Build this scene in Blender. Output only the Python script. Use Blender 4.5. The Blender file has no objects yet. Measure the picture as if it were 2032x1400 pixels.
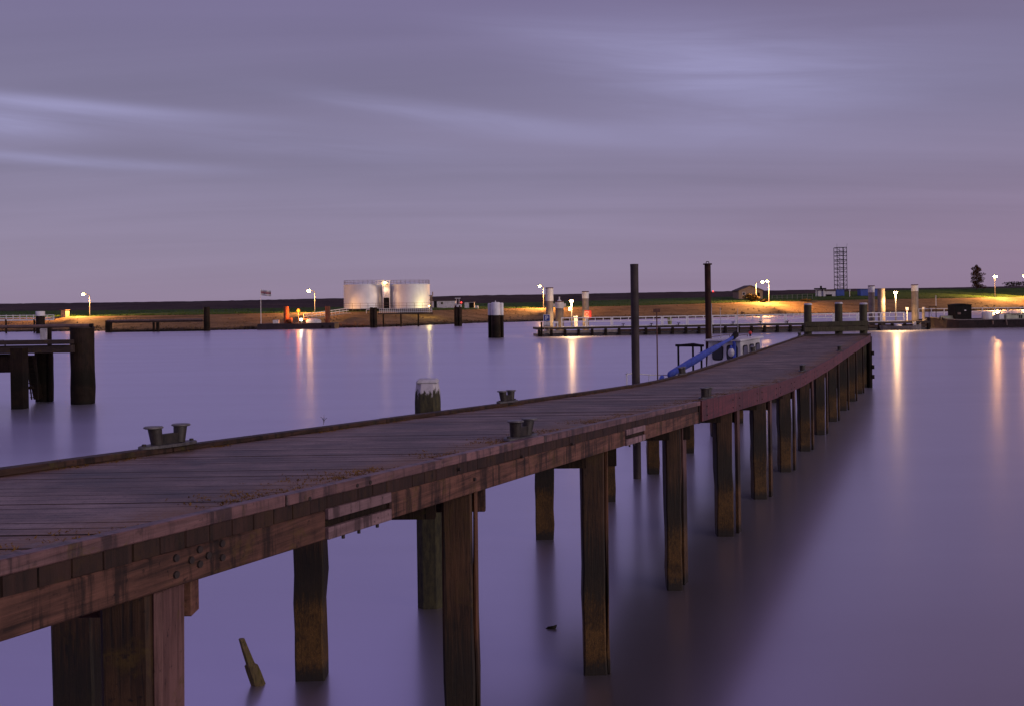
import bpy, bmesh, math, random
import numpy as np
from mathutils import Vector, Matrix
random.seed(7)
C = bpy.context.scene.collection
sc = bpy.context.scene
PI = math.pi

# ------------------------------------------------------------------ camera
EYE = 4.6                      # camera height above the water
FPX = 1950.0                   # focal length in photo pixels (2032 wide)
ROLL = math.atan(.0145)
cr, sr = math.cos(ROLL), math.sin(ROLL)
cam_d = bpy.data.cameras.new('camera'); cam = bpy.data.objects.new('camera', cam_d); C.objects.link(cam)
cam.matrix_world = Matrix(((cr, sr, 0, 0), (0, 0, -1, 0), (-sr, cr, 0, EYE), (0, 0, 0, 1)))
cam_d.sensor_width = 36; cam_d.lens = 36 * FPX / 2032
cam_d.shift_y = -100 / 2032
cam_d.clip_start = .05; cam_d.clip_end = 9000
sc.camera = cam

# ------------------------------------------------------------------ world: overcast dusk sky with drawn-out cloud streaks
W = bpy.data.worlds.new('World'); sc.world = W; W.use_nodes = True
class NT:
    """small helper that writes node maths"""
    def __init__(s, tree): s.t = tree; s.n = tree.nodes; s.l = tree.links
    def node(s, kind, **kw):
        n = s.n.new(kind)
        for k, v in kw.items(): setattr(n, k, v)
        return n
    def put(s, sock, v):
        if hasattr(v, 'is_output'): s.l.new(v, sock)
        else:
            if hasattr(sock.default_value, '__len__') and not hasattr(v, '__len__'): v = [v] * len(sock.default_value)
            if hasattr(v, '__len__') and len(sock.default_value) == 4 and len(v) == 3: v = (*v, 1)
            sock.default_value = v
    def m(s, op, a, b=None, c=None, clamp=False):
        n = s.node('ShaderNodeMath', operation=op, use_clamp=clamp)
        s.put(n.inputs[0], a)
        if b is not None: s.put(n.inputs[1], b)
        if c is not None: s.put(n.inputs[2], c)
        return n.outputs[0]
    def mix(s, f, a, b, blend='MIX'):
        n = s.node('ShaderNodeMix', data_type='RGBA', blend_type=blend)
        s.put(n.inputs['Factor'], f); s.put(n.inputs[6], a); s.put(n.inputs[7], b)
        return n.outputs[2]
    def ramp(s, f, stops, interp='LINEAR'):
        n = s.node('ShaderNodeValToRGB'); s.put(n.inputs[0], f)
        cr_ = n.color_ramp; cr_.interpolation = interp
        while len(cr_.elements) < len(stops): cr_.elements.new(.5)
        for e, (p, c) in zip(cr_.elements, stops):
            e.position = p; e.color = (*c, 1) if len(c) == 3 else c
        return n.outputs[0]
    def step(s, f, lo, hi):
        n = s.node('ShaderNodeMapRange', interpolation_type='SMOOTHSTEP'); n.clamp = True
        s.put(n.inputs[0], f); s.put(n.inputs[1], lo); s.put(n.inputs[2], hi)
        return n.outputs[0]
    def noise(s, vec, scale, detail=4, rough=.55, dist=0):
        n = s.node('ShaderNodeTexNoise'); s.put(n.inputs['Vector'], vec); n.inputs['Scale'].default_value = scale
        n.inputs['Detail'].default_value = detail; n.inputs['Roughness'].default_value = rough; n.inputs['Distortion'].default_value = dist
        return n.outputs[0]
    def mapping(s, vec, loc=(0, 0, 0), rot=(0, 0, 0), scale=(1, 1, 1)):
        n = s.node('ShaderNodeMapping'); s.put(n.inputs[0], vec)
        n.inputs[1].default_value = loc; n.inputs[2].default_value = rot; n.inputs[3].default_value = scale
        return n.outputs[0]
    def comb(s, x, y, z):
        n = s.node('ShaderNodeCombineXYZ'); s.put(n.inputs[0], x); s.put(n.inputs[1], y); s.put(n.inputs[2], z); return n.outputs[0]
    def sep(s, v):
        n = s.node('ShaderNodeSeparateXYZ'); s.put(n.inputs[0], v); return n.outputs

w = NT(W.node_tree); w.n.clear()
SUN_EL, SUN_AZ = math.radians(13), math.radians(124)      # weak afterglow from the right, a little behind the camera
sky = w.node('ShaderNodeTexSky', sky_type='NISHITA'); sky.sun_disc = False
sky.sun_elevation = SUN_EL; sky.sun_rotation = SUN_AZ
tc = w.node('ShaderNodeTexCoord').outputs['Generated']
dx, dy, dz = w.sep(tc)
el = w.m('ARCSINE', dz)                                    # elevation, radians
az = w.m('ARCTAN2', dx, dy)                                # azimuth from the view axis, radians
elp = w.m('MAXIMUM', el, 0.0)
grad = w.ramp(elp, [(0.0, (.300, .229, .346)), (.045, (.285, .231, .354)), (.13, (.246, .212, .338)), (.21, (.216, .188, .314)),
                    (.31, (.206, .172, .322)), (.40, (.300, .238, .530)), (.66, (.225, .180, .430)), (1.0, (.160, .130, .310))])
warm = w.m('MULTIPLY', w.step(az, -.05, .55), w.m('SUBTRACT', 1.0, w.step(elp, .0, .2)))
grad = w.mix(w.m('MULTIPLY', warm, .65), grad, (.285, .190, .300))
high = w.m('MULTIPLY', w.step(elp, .20, .42), w.step(az, .06, .46))
grad = w.mix(w.m('MULTIPLY', high, .90), grad, (.104, .064, .074))
# cloud deck seen in perspective: long streaks
den = w.m('ADD', w.m('MAXIMUM', dz, 0.0), .10)
pv = w.comb(w.m('DIVIDE', dx, den), w.m('DIVIDE', dy, den), 0.0)
big = w.noise(w.mapping(pv, rot=(0, 0, .25), scale=(.20, .55, 1)), 1.0, 3, .5, .6)
fine = w.noise(w.mapping(pv, rot=(0, 0, .22), scale=(.30, 2.2, 1), loc=(3, 1, 0)), 1.0, 5, .55, .5)
lum = w.m('ADD', w.m('MULTIPLY', w.m('SUBTRACT', big, .5), .55), w.m('MULTIPLY', w.m('SUBTRACT', fine, .5), .26))
lum = w.m('MULTIPLY', lum, w.m('ADD', .25, w.m('MULTIPLY', w.step(el, .015, .12), .75)))
col = w.mix(1.0, grad, w.m('ADD', 1.0, lum), 'MULTIPLY')
def streak(a0, e0, sa, se, slope):
    da = w.m('SUBTRACT', az, a0)
    x = w.m('DIVIDE', da, sa)
    y = w.m('DIVIDE', w.m('SUBTRACT', w.m('SUBTRACT', el, e0), w.m('MULTIPLY', da, slope)), se)
    r2 = w.m('ADD', w.m('MULTIPLY', x, x), w.m('MULTIPLY', y, y))
    return w.m('EXPONENT', w.m('MULTIPLY', r2, -1.0))
wisp = w.noise(w.comb(w.m('MULTIPLY', az, 2.2), w.m('MULTIPLY', w.m('ADD', el, w.m('MULTIPLY', az, .10)), 26.0), 0.0), 1.0, 5, .6, .8)
wispm = w.step(wisp, .30, .72)
tot = None
for a0, e0, sa, se, sl, k in [(-.45, .188, .17, .0065, -.035, .60), (-.485, .168, .070, .013, -.02, .75), (-.43, .137, .13, .0055, -.03, .50), (-.36, .176, .10, .006, -.06, .30),
                              (-.07, .192, .125, .0085, -.113, .50), (-.20, .158, .16, .014, -.06, .22), (.04, .168, .13, .010, -.10, .26), (.23, .160, .12, .015, -.10, .24),
                              (.195, .225, .13, .042, -.10, .62), (.33, .215, .14, .05, 0, .22), (.06, .262, .10, .016, -.15, .20)]:
    g = w.m('MULTIPLY', streak(a0, e0, sa, se, sl), k)
    tot = g if tot is None else w.m('ADD', tot, g)
tot = w.m('MULTIPLY', tot, w.m('ADD', w.m('MULTIPLY', wispm, .75), .40))
col = w.mix(w.m('MULTIPLY', tot, .95, clamp=True), col, (.385, .365, .62))
bg1 = w.node('ShaderNodeBackground'); w.put(bg1.inputs[0], col); bg1.inputs[1].default_value = .93
bg2 = w.node('ShaderNodeBackground'); w.put(bg2.inputs[0], sky.outputs[0]); bg2.inputs[1].default_value = .004
add = w.node('ShaderNodeAddShader'); w.l.new(bg1.outputs[0], add.inputs[0]); w.l.new(bg2.outputs[0], add.inputs[1])
wo = w.node('ShaderNodeOutputWorld'); w.l.new(add.outputs[0], wo.inputs[0])

sun_d = bpy.data.lights.new('sun', 'SUN'); sun_d.energy = 1.3; sun_d.angle = math.radians(40); sun_d.color = (1, .86, .88)
sun = bpy.data.objects.new('sun', sun_d); C.objects.link(sun)
sdir = Vector((math.sin(SUN_AZ) * math.cos(SUN_EL), math.cos(SUN_AZ) * math.cos(SUN_EL), math.sin(SUN_EL)))
sun.rotation_euler = sdir.to_track_quat('Z', 'Y').to_euler()

vs = sc.view_settings; sc.display_settings.display_device = 'sRGB'
vs.view_transform = 'Standard'; vs.look = 'None'; vs.exposure = 0; vs.gamma = 1; vs.use_curve_mapping = False
sc.render.engine = 'CYCLES'
sc.cycles.use_denoising = True
try: sc.cycles.denoiser = 'OPENIMAGEDENOISE'
except Exception: pass
sc.cycles.max_bounces = 6; sc.cycles.caustics_reflective = False; sc.cycles.caustics_refractive = False
sc.cycles.sample_clamp_indirect = 6

# ------------------------------------------------------------------ geometry helpers
def uv(px, py):
    a, b = px - 1016, 600 - py
    return a * cr + b * sr, -a * sr + b * cr
def G(px, py, z=0.0):                       # point of the level z seen at a photo pixel
    u, v = uv(px, py); Y = FPX * (z - EYE) / v
    return Vector((u * Y / FPX, Y, z))
def D(px, py, Y):                           # point at distance Y seen at a photo pixel
    u, v = uv(px, py)
    return Vector((u * Y / FPX, Y, EYE + v * Y / FPX))

def props(o, label=None, cat=None, group=None, kind=None):
    if label: o['label'] = label
    if cat: o['category'] = cat
    if group: o['group'] = group
    if kind: o['kind'] = kind
    return o
def thing(name, loc, label, cat, group=None, rz=0.0):
    o = bpy.data.objects.new(name, None); C.objects.link(o)
    o.empty_display_size = .3; o.location = loc; o.rotation_euler = (0, 0, rz)
    return props(o, label, cat, group)
def root_of(o):
    while o.parent: o = o.parent
    return o

class M:
    """collects shapes, builds ONE mesh object"""
    def __init__(s): s.v = []; s.f = []; s.sm = []
    def add(s, vs_, fs, smooth=False):
        b = len(s.v); s.v += [tuple(v) for v in vs_]; s.f += [tuple(i + b for i in f) for f in fs]; s.sm += [smooth] * len(fs)
        return s
    def hexa(s, p):                         # 8 corners: bottom 4 (ccw), top 4
        return s.add(p, [(3, 2, 1, 0), (4, 5, 6, 7), (0, 1, 5, 4), (1, 2, 6, 5), (2, 3, 7, 6), (3, 0, 4, 7)])
    def box(s, c, d, rz=0.0, jit=0.0):
        c = Vector(c); R = Matrix.Rotation(rz, 3, 'Z'); o = []
        for z in (-.5, .5):
            for x, y in ((-.5, -.5), (.5, -.5), (.5, .5), (-.5, .5)):
                q = Vector((x * d[0], y * d[1], z * d[2])) + Vector([random.uniform(-jit, jit) for _ in range(3)])
                o.append(c + R @ q)
        return s.hexa(o)
    def bar(s, a, b, wd, ht, up=(0, 0, 1)):   # rectangular bar from a to b
        a, b = Vector(a), Vector(b); t = (b - a).normalized(); up = Vector(up)
        if abs(t.dot(up)) > .98: up = Vector((0, 1, 0))
        sx = t.cross(up).normalized(); uz = sx.cross(t).normalized()
        o = []
        for k in (-.5, .5):
            for e, q in ((a, -.5), (a, .5), (b, .5), (b, -.5)):
                o.append(e + sx * q * wd + uz * k * ht)
        return s.hexa(o)
    def cyl(s, a, b, r0, r1=None, n=12, smooth=True, caps=True, jit=0.0):
        a, b = Vector(a), Vector(b); r1 = r0 if r1 is None else r1
        t = (b - a).normalized(); h = Vector((1, 0, 0)) if abs(t.x) < .9 else Vector((0, 1, 0))
        x = t.cross(h).normalized(); y = t.cross(x)
        o = []
        for e, r in ((a, r0), (b, r1)):
            for i in range(n):
                q = 2 * PI * i / n; rr = r * (1 + random.uniform(-jit, jit))
                o.append(e + (x * math.cos(q) + y * math.sin(q)) * rr)
        s.add(o, [(i, (i + 1) % n, n + (i + 1) % n, n + i) for i in range(n)], smooth)
        if caps: s.add(o, [tuple(range(n))[::-1], tuple(range(n, 2 * n))])
        return s
    def lathe(s, c, prof, n=16, smooth=True, jit=0.0, sx=1.0, sy=1.0):
        c = Vector(c); o = []
        for r, z in prof:
            for i in range(n):
                q = 2 * PI * i / n; rr = r * (1 + random.uniform(-jit, jit))
                o.append(c + Vector((rr * math.cos(q) * sx, rr * math.sin(q) * sy, z)))
        k = len(prof)
        s.add(o, [(j * n + i, j * n + (i + 1) % n, (j + 1) * n + (i + 1) % n, (j + 1) * n + i) for j in range(k - 1) for i in range(n)], smooth)
        s.add(o, [tuple(range(n))[::-1], tuple(range((k - 1) * n, k * n))])
        return s
    def tube(s, pts, r, n=8):
        for a, b in zip(pts[:-1], pts[1:]): s.cyl(a, b, r, r, n)
        return s
    def sphere(s, c, r, n=12, k=7, sz=1.0):
        return s.lathe(c, [(max(r * math.sin(PI * j / k), r * .02), -r * sz * math.cos(PI * j / k)) for j in range(k + 1)], n)
    def prism(s, poly, off):                # polygon extruded along a vector
        n = len(poly); off = Vector(off); o = [Vector(p) for p in poly] + [Vector(p) + off for p in poly]
        return s.add(o, [tuple(range(n))[::-1], tuple(range(n, 2 * n))] + [(i, (i + 1) % n, n + (i + 1) % n, n + i) for i in range(n)])
    def mesh(s, name, mat, off):
        me = bpy.data.meshes.new(name)
        me.from_pydata([(v[0] - off[0], v[1] - off[1], v[2] - off[2]) for v in s.v], [], s.f); me.update()
        me.polygons.foreach_set('use_smooth', s.sm)
        if isinstance(mat, (list, tuple)):
            for q in mat: me.materials.append(q)
        else: me.materials.append(mat)
        bm = bmesh.new(); bm.from_mesh(me); bmesh.ops.recalc_face_normals(bm, faces=bm.faces); bm.to_mesh(me); bm.free()
        return me
    def build(s, name, mat, parent=None, local=False, bevel=0.0, **kw):
        if parent is None:
            n = len(s.v); off = (sum(v[0] for v in s.v) / n, sum(v[1] for v in s.v) / n, min(v[2] for v in s.v)) if kw.get('cat') else (0, 0, 0)
        else: off = (0, 0, 0) if local else root_of(parent).location
        o = bpy.data.objects.new(name, s.mesh(name, mat, off)); C.objects.link(o)
        if parent is None: o.location = off
        else: o.parent = parent
        if bevel:
            b = o.modifiers.new('bevel', 'BEVEL'); b.width = bevel; b.segments = 1; b.limit_method = 'ANGLE'
        return props(o, **kw)
def copy_tree(o, parent=None):
    c = o.copy(); C.objects.link(c); c.parent = parent
    for ch in list(o.children): copy_tree(ch, c)
    return c

# ------------------------------------------------------------------ materials
def new_mat(name):
    m = bpy.data.materials.new(name); m.use_nodes = True
    t = NT(m.node_tree); t.n.clear()
    p = t.node('ShaderNodeBsdfPrincipled'); o = t.node('ShaderNodeOutputMaterial'); t.l.new(p.outputs[0], o.inputs[0])
    return m, t, p
def bump(t, p, h, strength=.4, dist=.02):
    b = t.node('ShaderNodeBump'); b.inputs['Strength'].default_value = strength; b.inputs['Distance'].default_value = dist
    t.put(b.inputs['Height'], h); t.l.new(b.outputs[0], p.inputs['Normal'])
def obj_co(t): return t.node('ShaderNodeTexCoord').outputs['Object']
def rnd(t): return t.node('ShaderNodeObjectInfo').outputs['Random']

def plain(name, c, rough=.6, metal=0.0, var=.25, scale=3.0, spec=.5):
    """painted or metal surface with blotchy weathering and streaks"""
    m, t, p = new_mat(name); co = obj_co(t)
    n1 = t.noise(co, scale, 5, .6); n2 = t.noise(t.mapping(co, scale=(1, 1, .12)), scale * 4, 4, .6)
    f = t.m('ADD', t.m('MULTIPLY', n1, .6), t.m('MULTIPLY', n2, .4))
    dark = tuple(x * (1 - var * 1.6) for x in c); lite = tuple(min(1, x * (1 + var * .6)) for x in c)
    t.put(p.inputs['Base Color'], t.ramp(f, [(.32, dark), (.62, lite)]))
    p.inputs['Roughness'].default_value = rough; p.inputs['Metallic'].default_value = metal; p.inputs['Specular IOR Level'].default_value = spec
    bump(t, p, n2, .15, .02)
    return m
def wood(name, c1, c2, axis='z', rough=.7, moss=0.0, mossc=(.10, .06, .015), wet=False, weedc=(.125, .060, .012), grain=1.0, spec=.35):
    """weathered timber: grain along one axis, blotches, optional growth and a wet tide band"""
    m, t, p = new_mat(name); co = obj_co(t)
    s = {'x': (.05, 1, 1), 'y': (1, .05, 1), 'z': (1, 1, .05), 'd': (1, .05, 1)}[axis]
    r = rnd(t); off = t.comb(t.m('MULTIPLY', r, 31.0), t.m('MULTIPLY', r, 17.0), t.m('MULTIPLY', r, 7.0))
    va = t.node('ShaderNodeVectorMath', operation='ADD'); t.l.new(co, va.inputs[0]); t.l.new(off, va.inputs[1]); cv = va.outputs[0]
    gc = t.mapping(cv, rot=(0, 0, math.atan(.4462))) if axis == 'd' else cv
    g = t.noise(t.mapping(gc, scale=s), 42 * grain, 6, .65, .4)
    bl = t.noise(cv, 2.6, 5, .6); sp = t.noise(cv, 19, 4, .7)
    f = t.m('ADD', t.m('MULTIPLY', g, .62), t.m('MULTIPLY', bl, .38))
    col = t.ramp(f, [(.36, c1), (.60, c2)])
    col = t.mix(1.0, col, t.m('ADD', .80, t.m('MULTIPLY', r, .40)), 'MULTIPLY')
    col = t.mix(t.step(sp, .60, .74), col, tuple(x * .35 for x in c1))
    if axis == 'z':
        ck = t.noise(t.mapping(cv, scale=(1, 1, .028)), 23, 3, .6, .8)
        col = t.mix(t.m('MULTIPLY', t.step(ck, .635, .66), .85), col, tuple(x * .12 for x in c1))
    if axis == 'd':
        dr = t.noise(t.mapping(cv, scale=(1, 1, .10)), 9, 5, .7)
        col = t.mix(t.m('MULTIPLY', t.step(dr, .48, .62), .80), col, tuple(x * .30 for x in c1))
        ko = t.noise(cv, 7, 3, .6)
        col = t.mix(t.m('MULTIPLY', t.step(ko, .64, .70), .6), col, tuple(x * .5 for x in c1))
    if moss:
        mm = t.m('MULTIPLY', t.step(t.noise(cv, 3.4, 6, .7, .6), .60 - moss * .22, .70), t.step(sp, .36, .58))
        col = t.mix(mm, col, mossc)
    rg = rough
    if wet:
        z = t.sep(t.node('ShaderNodeNewGeometry').outputs['Position'])[2]
        zz = t.m('ADD', z, t.m('MULTIPLY', t.m('SUBTRACT', bl, .5), .9))
        tide = t.m('MULTIPLY', t.m('SUBTRACT', 1.0, t.step(zz, .9, 1.45)), .8)                 # slimy band reached by the tide
        fin = t.noise(t.mapping(cv, scale=(1, 1, .45)), 46, 4, .75)
        weed = t.mix(t.step(t.m('ADD', t.m('MULTIPLY', fin, .65), t.m('MULTIPLY', bl, .35)), .38, .62), tuple(x * .22 for x in weedc), weedc)
        col = t.mix(tide, col, weed)
        bar = t.node('ShaderNodeTexVoronoi'); t.l.new(cv, bar.inputs['Vector']); bar.inputs['Scale'].default_value = 62
        col = t.mix(t.m('MULTIPLY', t.m('MULTIPLY', t.m('SUBTRACT', 1.0, t.step(bar.outputs[0], .16, .30)), tide), t.m('MULTIPLY', t.step(bl, .46, .60), .75)), col, tuple(min(.3, x * 2.2 + .02) for x in weedc))
        zs = t.m('ADD', z, t.m('MULTIPLY', t.m('SUBTRACT', g, .5), .9))
        slime = t.m('MULTIPLY', t.m('MULTIPLY', t.step(zs, .80, 1.05), t.m('SUBTRACT', 1.0, t.step(zs, 1.45, 2.0))), .8)
        col = t.mix(slime, col, (.008, .007, .004))
        line = t.m('MULTIPLY', t.m('SUBTRACT', 1.0, t.step(t.m('ADD', z, t.m('MULTIPLY', t.m('SUBTRACT', sp, .5), .35)), .08, .24)), .9)
        col = t.mix(line, col, (.010, .008, .006))
    t.put(p.inputs['Base Color'], col); t.put(p.inputs['Roughness'], rg); p.inputs['Specular IOR Level'].default_value = spec
    bump(t, p, t.m('ADD', g, t.m('MULTIPLY', sp, .4)), .5, .012)
    return m
def emit(name, c, s):
    m = bpy.data.materials.new(name); m.use_nodes = True; t = NT(m.node_tree); t.n.clear()
    e = t.node('ShaderNodeEmission'); t.put(e.inputs[0], c); e.inputs[1].default_value = s
    o = t.node('ShaderNodeOutputMaterial'); t.l.new(e.outputs[0], o.inputs[0]); return m

SOD = (1.0, .50, .13)
m_sod = emit('sodium_lamp', SOD, 190)
m_sod_big = emit('bright_sodium_lamp', SOD, 520)
m_sod2 = emit('sodium_lamp_near', (1.0, .60, .20), 75)
m_orange = emit('orange_lamp', (1.0, .20, .012), 6)
m_flood = emit('flood_lamp', (.95, 1.0, .70), 18)
m_yel = emit('yellow_lamp', (1.0, .74, .22), 12)
m_red = emit('red_lamp', (1.0, .04, .03), 6)

m_pile = wood('jetty_pile_timber', (.011, .005, .0025), (.075, .035, .016), 'z', moss=.55, mossc=(.060, .034, .008), wet=True)
m_pale_pile = wood('fender_timber', (.05, .022, .019), (.185, .092, .084), 'z', moss=.15, wet=True, grain=.8)
m_rusty_pile = wood('rust_stained_timber', (.05, .022, .010), (.215, .088, .040), 'z', moss=.2, wet=True, grain=.8)
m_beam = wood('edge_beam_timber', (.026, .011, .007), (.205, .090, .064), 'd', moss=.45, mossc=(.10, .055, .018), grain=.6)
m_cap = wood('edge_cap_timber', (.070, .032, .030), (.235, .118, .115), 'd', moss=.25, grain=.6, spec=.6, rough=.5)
m_end = wood('shaded_plank_end_grain', (.010, .005, .003), (.046, .020, .014), 'z', moss=.6, mossc=(.045, .022, .008), grain=.4)  # end grain, its colour darkened to carry the shadow under the edge cap
m_repair = wood('new_repair_timber', (.14, .080, .088), (.27, .165, .18), 'd', moss=.08, grain=.5)
m_kerb = wood('kerb_timber', (.020, .009, .006), (.085, .040, .026), 'd', moss=.35, mossc=(.06, .045, .012))
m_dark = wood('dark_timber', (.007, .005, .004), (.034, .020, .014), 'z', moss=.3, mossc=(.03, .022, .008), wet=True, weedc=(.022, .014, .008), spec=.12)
m_darkb = wood('dark_beam_timber', (.012, .008, .007), (.060, .038, .033), 'x', moss=.2)
m_oak = wood('weathered_post_timber', (.020, .017, .007), (.085, .068, .036), 'z', moss=.7, mossc=(.060, .060, .015), wet=True)
m_drift = wood('driftwood', (.05, .035, .015), (.19, .13, .055), 'z', moss=.8, mossc=(.13, .10, .02), wet=False)
m_red_board = wood('red_painted_board', (.060, .012, .012), (.150, .030, .032), 'd', moss=.12, mossc=(.10, .035, .02), grain=.4, spec=.5, rough=.55)
m_rust = plain('rusty_steel', (.125, .052, .034), .75, var=.45, scale=2.2)
m_rust_o = plain('bright_rust_steel', (.20, .06, .025), .8, var=.4, scale=2)
m_steel = plain('dull_steel_tube', (.15, .095, .085), .6, metal=.1, var=.35, scale=2)
m_bollard = plain('bollard_iron', (.034, .025, .020), .6, var=.6, scale=14)
m_bollcap = plain('bollard_cap_iron', (.150, .135, .14), .5, var=.45, scale=14)
m_plate = plain('bollard_plate_iron', (.085, .075, .078), .55, var=.5, scale=12)
m_bolt = plain('bolt_iron', (.030, .018, .014), .7, var=.5, scale=40)
m_white = plain('white_paint', (.74, .71, .72), .5, var=.12, scale=1.5)
m_dirtywhite = plain('weathered_white_paint', (.60, .56, .58), .6, var=.35, scale=3)
m_tank = plain('white_tank_steel', (.72, .73, .78), .5, var=.10, scale=.5)
m_rail = plain('white_railing_paint', (.84, .81, .82), .45, var=.1, scale=4)
m_conc = plain('weathered_concrete', (.27, .22, .19), .8, var=.35, scale=1.2)
m_black = plain('black_steel', (.012, .010, .010), .8, var=.4, scale=3, spec=.15)
m_hull = plain('dark_hull_paint', (.030, .016, .016), .5, var=.6, scale=1.5)
m_blue = plain('blue_container_paint', (.035, .075, .33), .5, var=.2, scale=1)
m_signblue = plain('sign_blue', (.012, .030, .22), .4, var=.05, scale=4)
m_cover = plain('blue_sail_cover', (.060, .10, .52), .7, var=.25, scale=2.5)
m_redbox = plain('red_plastic', (.62, .045, .035), .45, var=.12, scale=4)
m_glass = plain('dark_window_glass', (.018, .017, .020), .12, var=.2, scale=2)
m_cream = plain('cream_paint', (.50, .50, .36), .55, var=.3, scale=2)
m_shed = plain('shed_brick', (.30, .20, .13), .85, var=.25, scale=2)
m_roof = plain('shed_roof', (.075, .048, .045), .8, var=.3, scale=2)
m_green = plain('moss_green_plastic', (.36, .40, .16), .55, var=.2, scale=4)
m_yelp = plain('yellow_panel', (.55, .40, .05), .6, var=.2, scale=3)
m_greyboat = plain('grey_boat_paint', (.17, .14, .15), .6, var=.4, scale=3)
m_post = plain('lamp_post_steel', (.22, .20, .19), .5, var=.15, scale=3)
m_rope = plain('rope_fibre', (.34, .26, .18), .9, var=.3, scale=20)
m_bark = wood('tree_bark', (.02, .013, .010), (.07, .045, .03), 'z')
def leafmat(name, c1, c2):
    m, t, p = new_mat(name)
    t.put(p.inputs['Base Color'], t.ramp(t.noise(obj_co(t), 1.6, 4, .7), [(.3, c1), (.7, c2)])); p.inputs['Roughness'].default_value = .8
    p.inputs['Specular IOR Level'].default_value = .2
    return m
m_leaf = leafmat('autumn_leaves', (.030, .016, .010), (.105, .052, .030))
m_bush = leafmat('bush_leaves', (.025, .020, .008), (.075, .055, .020))
m_tuft = leafmat('dry_deck_grass', (.11, .055, .012), (.27, .14, .030))

# ------------------------------------------------------------------ water
m_water = bpy.data.materials.new('harbour_water'); m_water.use_nodes = True
t = NT(m_water.node_tree); t.n.clear()
pos = t.node('ShaderNodeNewGeometry').outputs['Position']
swell = t.noise(t.mapping(pos, scale=(.010, .055, 1)), 1.0, 4, .6, .5)
slick = t.noise(t.mapping(pos, scale=(.05, .30, 1), loc=(5, 2, 0)), 1.0, 4, .6, .4)
lw = t.node('ShaderNodeLayerWeight'); lw.inputs[0].default_value = .5
fac = t.m('ADD', .42, t.m('MULTIPLY', t.m('POWER', lw.outputs['Facing'], 1.25), .46), clamp=True)
wav = t.m('ADD', t.m('MULTIPLY', swell, .06), t.m('MULTIPLY', slick, .012))
g1 = t.node('ShaderNodeBsdfGlossy'); t.put(g1.inputs[0], (.87, .84, .99)); t.put(g1.inputs['Roughness'], t.m('ADD', .182, wav))
g2 = t.node('ShaderNodeBsdfGlossy'); t.put(g2.inputs[0], (.87, .84, .99)); t.put(g2.inputs['Roughness'], t.m('ADD', .44, wav))
gl = t.node('ShaderNodeMixShader'); t.put(gl.inputs[0], t.m('ADD', .31, t.m('MULTIPLY', swell, .22))); t.l.new(g1.outputs[0], gl.inputs[1]); t.l.new(g2.outputs[0], gl.inputs[2])
fac = t.m('MULTIPLY', fac, t.m('ADD', .93, t.m('MULTIPLY', slick, .14)), clamp=True)
df = t.node('ShaderNodeBsdfDiffuse'); t.put(df.inputs[0], (.050, .022, .010))
mx = t.node('ShaderNodeMixShader'); t.put(mx.inputs[0], fac); t.l.new(df.outputs[0], mx.inputs[1]); t.l.new(gl.outputs[0], mx.inputs[2])
o_ = t.node('ShaderNodeOutputMaterial'); t.l.new(mx.outputs[0], o_.inputs[0])
M().add([(-900, -250, 0), (900, -250, 0), (900, 520, 0), (-900, 520, 0)], [(0, 1, 2, 3)]).build('water', m_water, kind='structure')

# ------------------------------------------------------------------ far shore: stone bank, grass berm, dike
COL = [-500, 0, 200, 400, 620, 780, 960, 1075, 1300, 1500, 1700, 1860, 2032, 2600]
wl_Y = [212, 204, 200, 192, 194, 200, 226, 234, 246, 258, 280, 292, 308, 345]
r1_y = [633, 630.5, 627.5, 624.5, 620.0, 618.0, 613.5, 611, 605.5, 599.5, 595.0, 592.5, 589.5, 579]
r2_y = [621, 617.5, 616.0, 614.0, 610.5, 608.0, 602.0, 600, 593.0, 588.0, 578.0, 574.0, 571.5, 560]
r3_y = [608, 603.0, 601.0, 598.0, 593.5, 591.0, 586.3, 585, 580.5, 577.5, 573.5, 571.5, 568.0, 559]
def ip(px, arr): return float(np.interp(px, COL, arr))
def shore_rows(px):
    Y = ip(px, wl_Y)
    u, v = uv(px, 640)
    def at(py, yy): return D(px, py, yy)
    def level(z, yy):
        # the pixel row of the water line follows from the distance
        X = (px - 1016) / FPX * yy
        return Vector((X, yy, z))
    return [level(-1.2, Y - 8), level(0, Y), at(ip(px, r1_y), Y + 24), at(ip(px, r2_y), Y + 62), at(ip(px, r3_y), Y + 86), at(ip(px, r3_y), Y + 94)]
def ground(px, py):
    r = shore_rows(px)
    def yy(p):
        u, v = p.x * FPX / p.y, (p.z - EYE) * FPX / p.y
        return 600 - (u * sr + v * cr)
    for a, b in zip(r[1:4], r[2:5]):
        ya, yb = yy(a), yy(b)
        if ya >= py >= yb:
            lo, hi = 0.0, 1.0
            for _ in range(30):
                k = (lo + hi) / 2
                if yy(a.lerp(b, k)) > py: lo = k
                else: hi = k
            return a.lerp(b, (lo + hi) / 2)
    return r[1] if py > yy(r[1]) else r[4]
def groundmat(name, stops, scale=.25, bumpd=.3, extra=None):
    m, t, p = new_mat(name); co = t.node('ShaderNodeNewGeometry').outputs['Position']
    a = t.noise(t.mapping(co, scale=(.35, 1, 2.2)), scale, 6, .65, .5); b = t.noise(co, scale * 9, 5, .7)
    col = t.ramp(t.m('ADD', t.m('MULTIPLY', a, .6), t.m('MULTIPLY', b, .4)), stops)
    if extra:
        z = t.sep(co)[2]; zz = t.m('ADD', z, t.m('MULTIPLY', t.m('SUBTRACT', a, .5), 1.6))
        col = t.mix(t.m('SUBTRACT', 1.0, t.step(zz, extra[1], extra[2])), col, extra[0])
    t.put(p.inputs['Base Color'], col); p.inputs['Roughness'].default_value = .95; p.inputs['Specular IOR Level'].default_value = .15
    bump(t, p, t.m('ADD', a, b), .6, bumpd)
    return m
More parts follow.
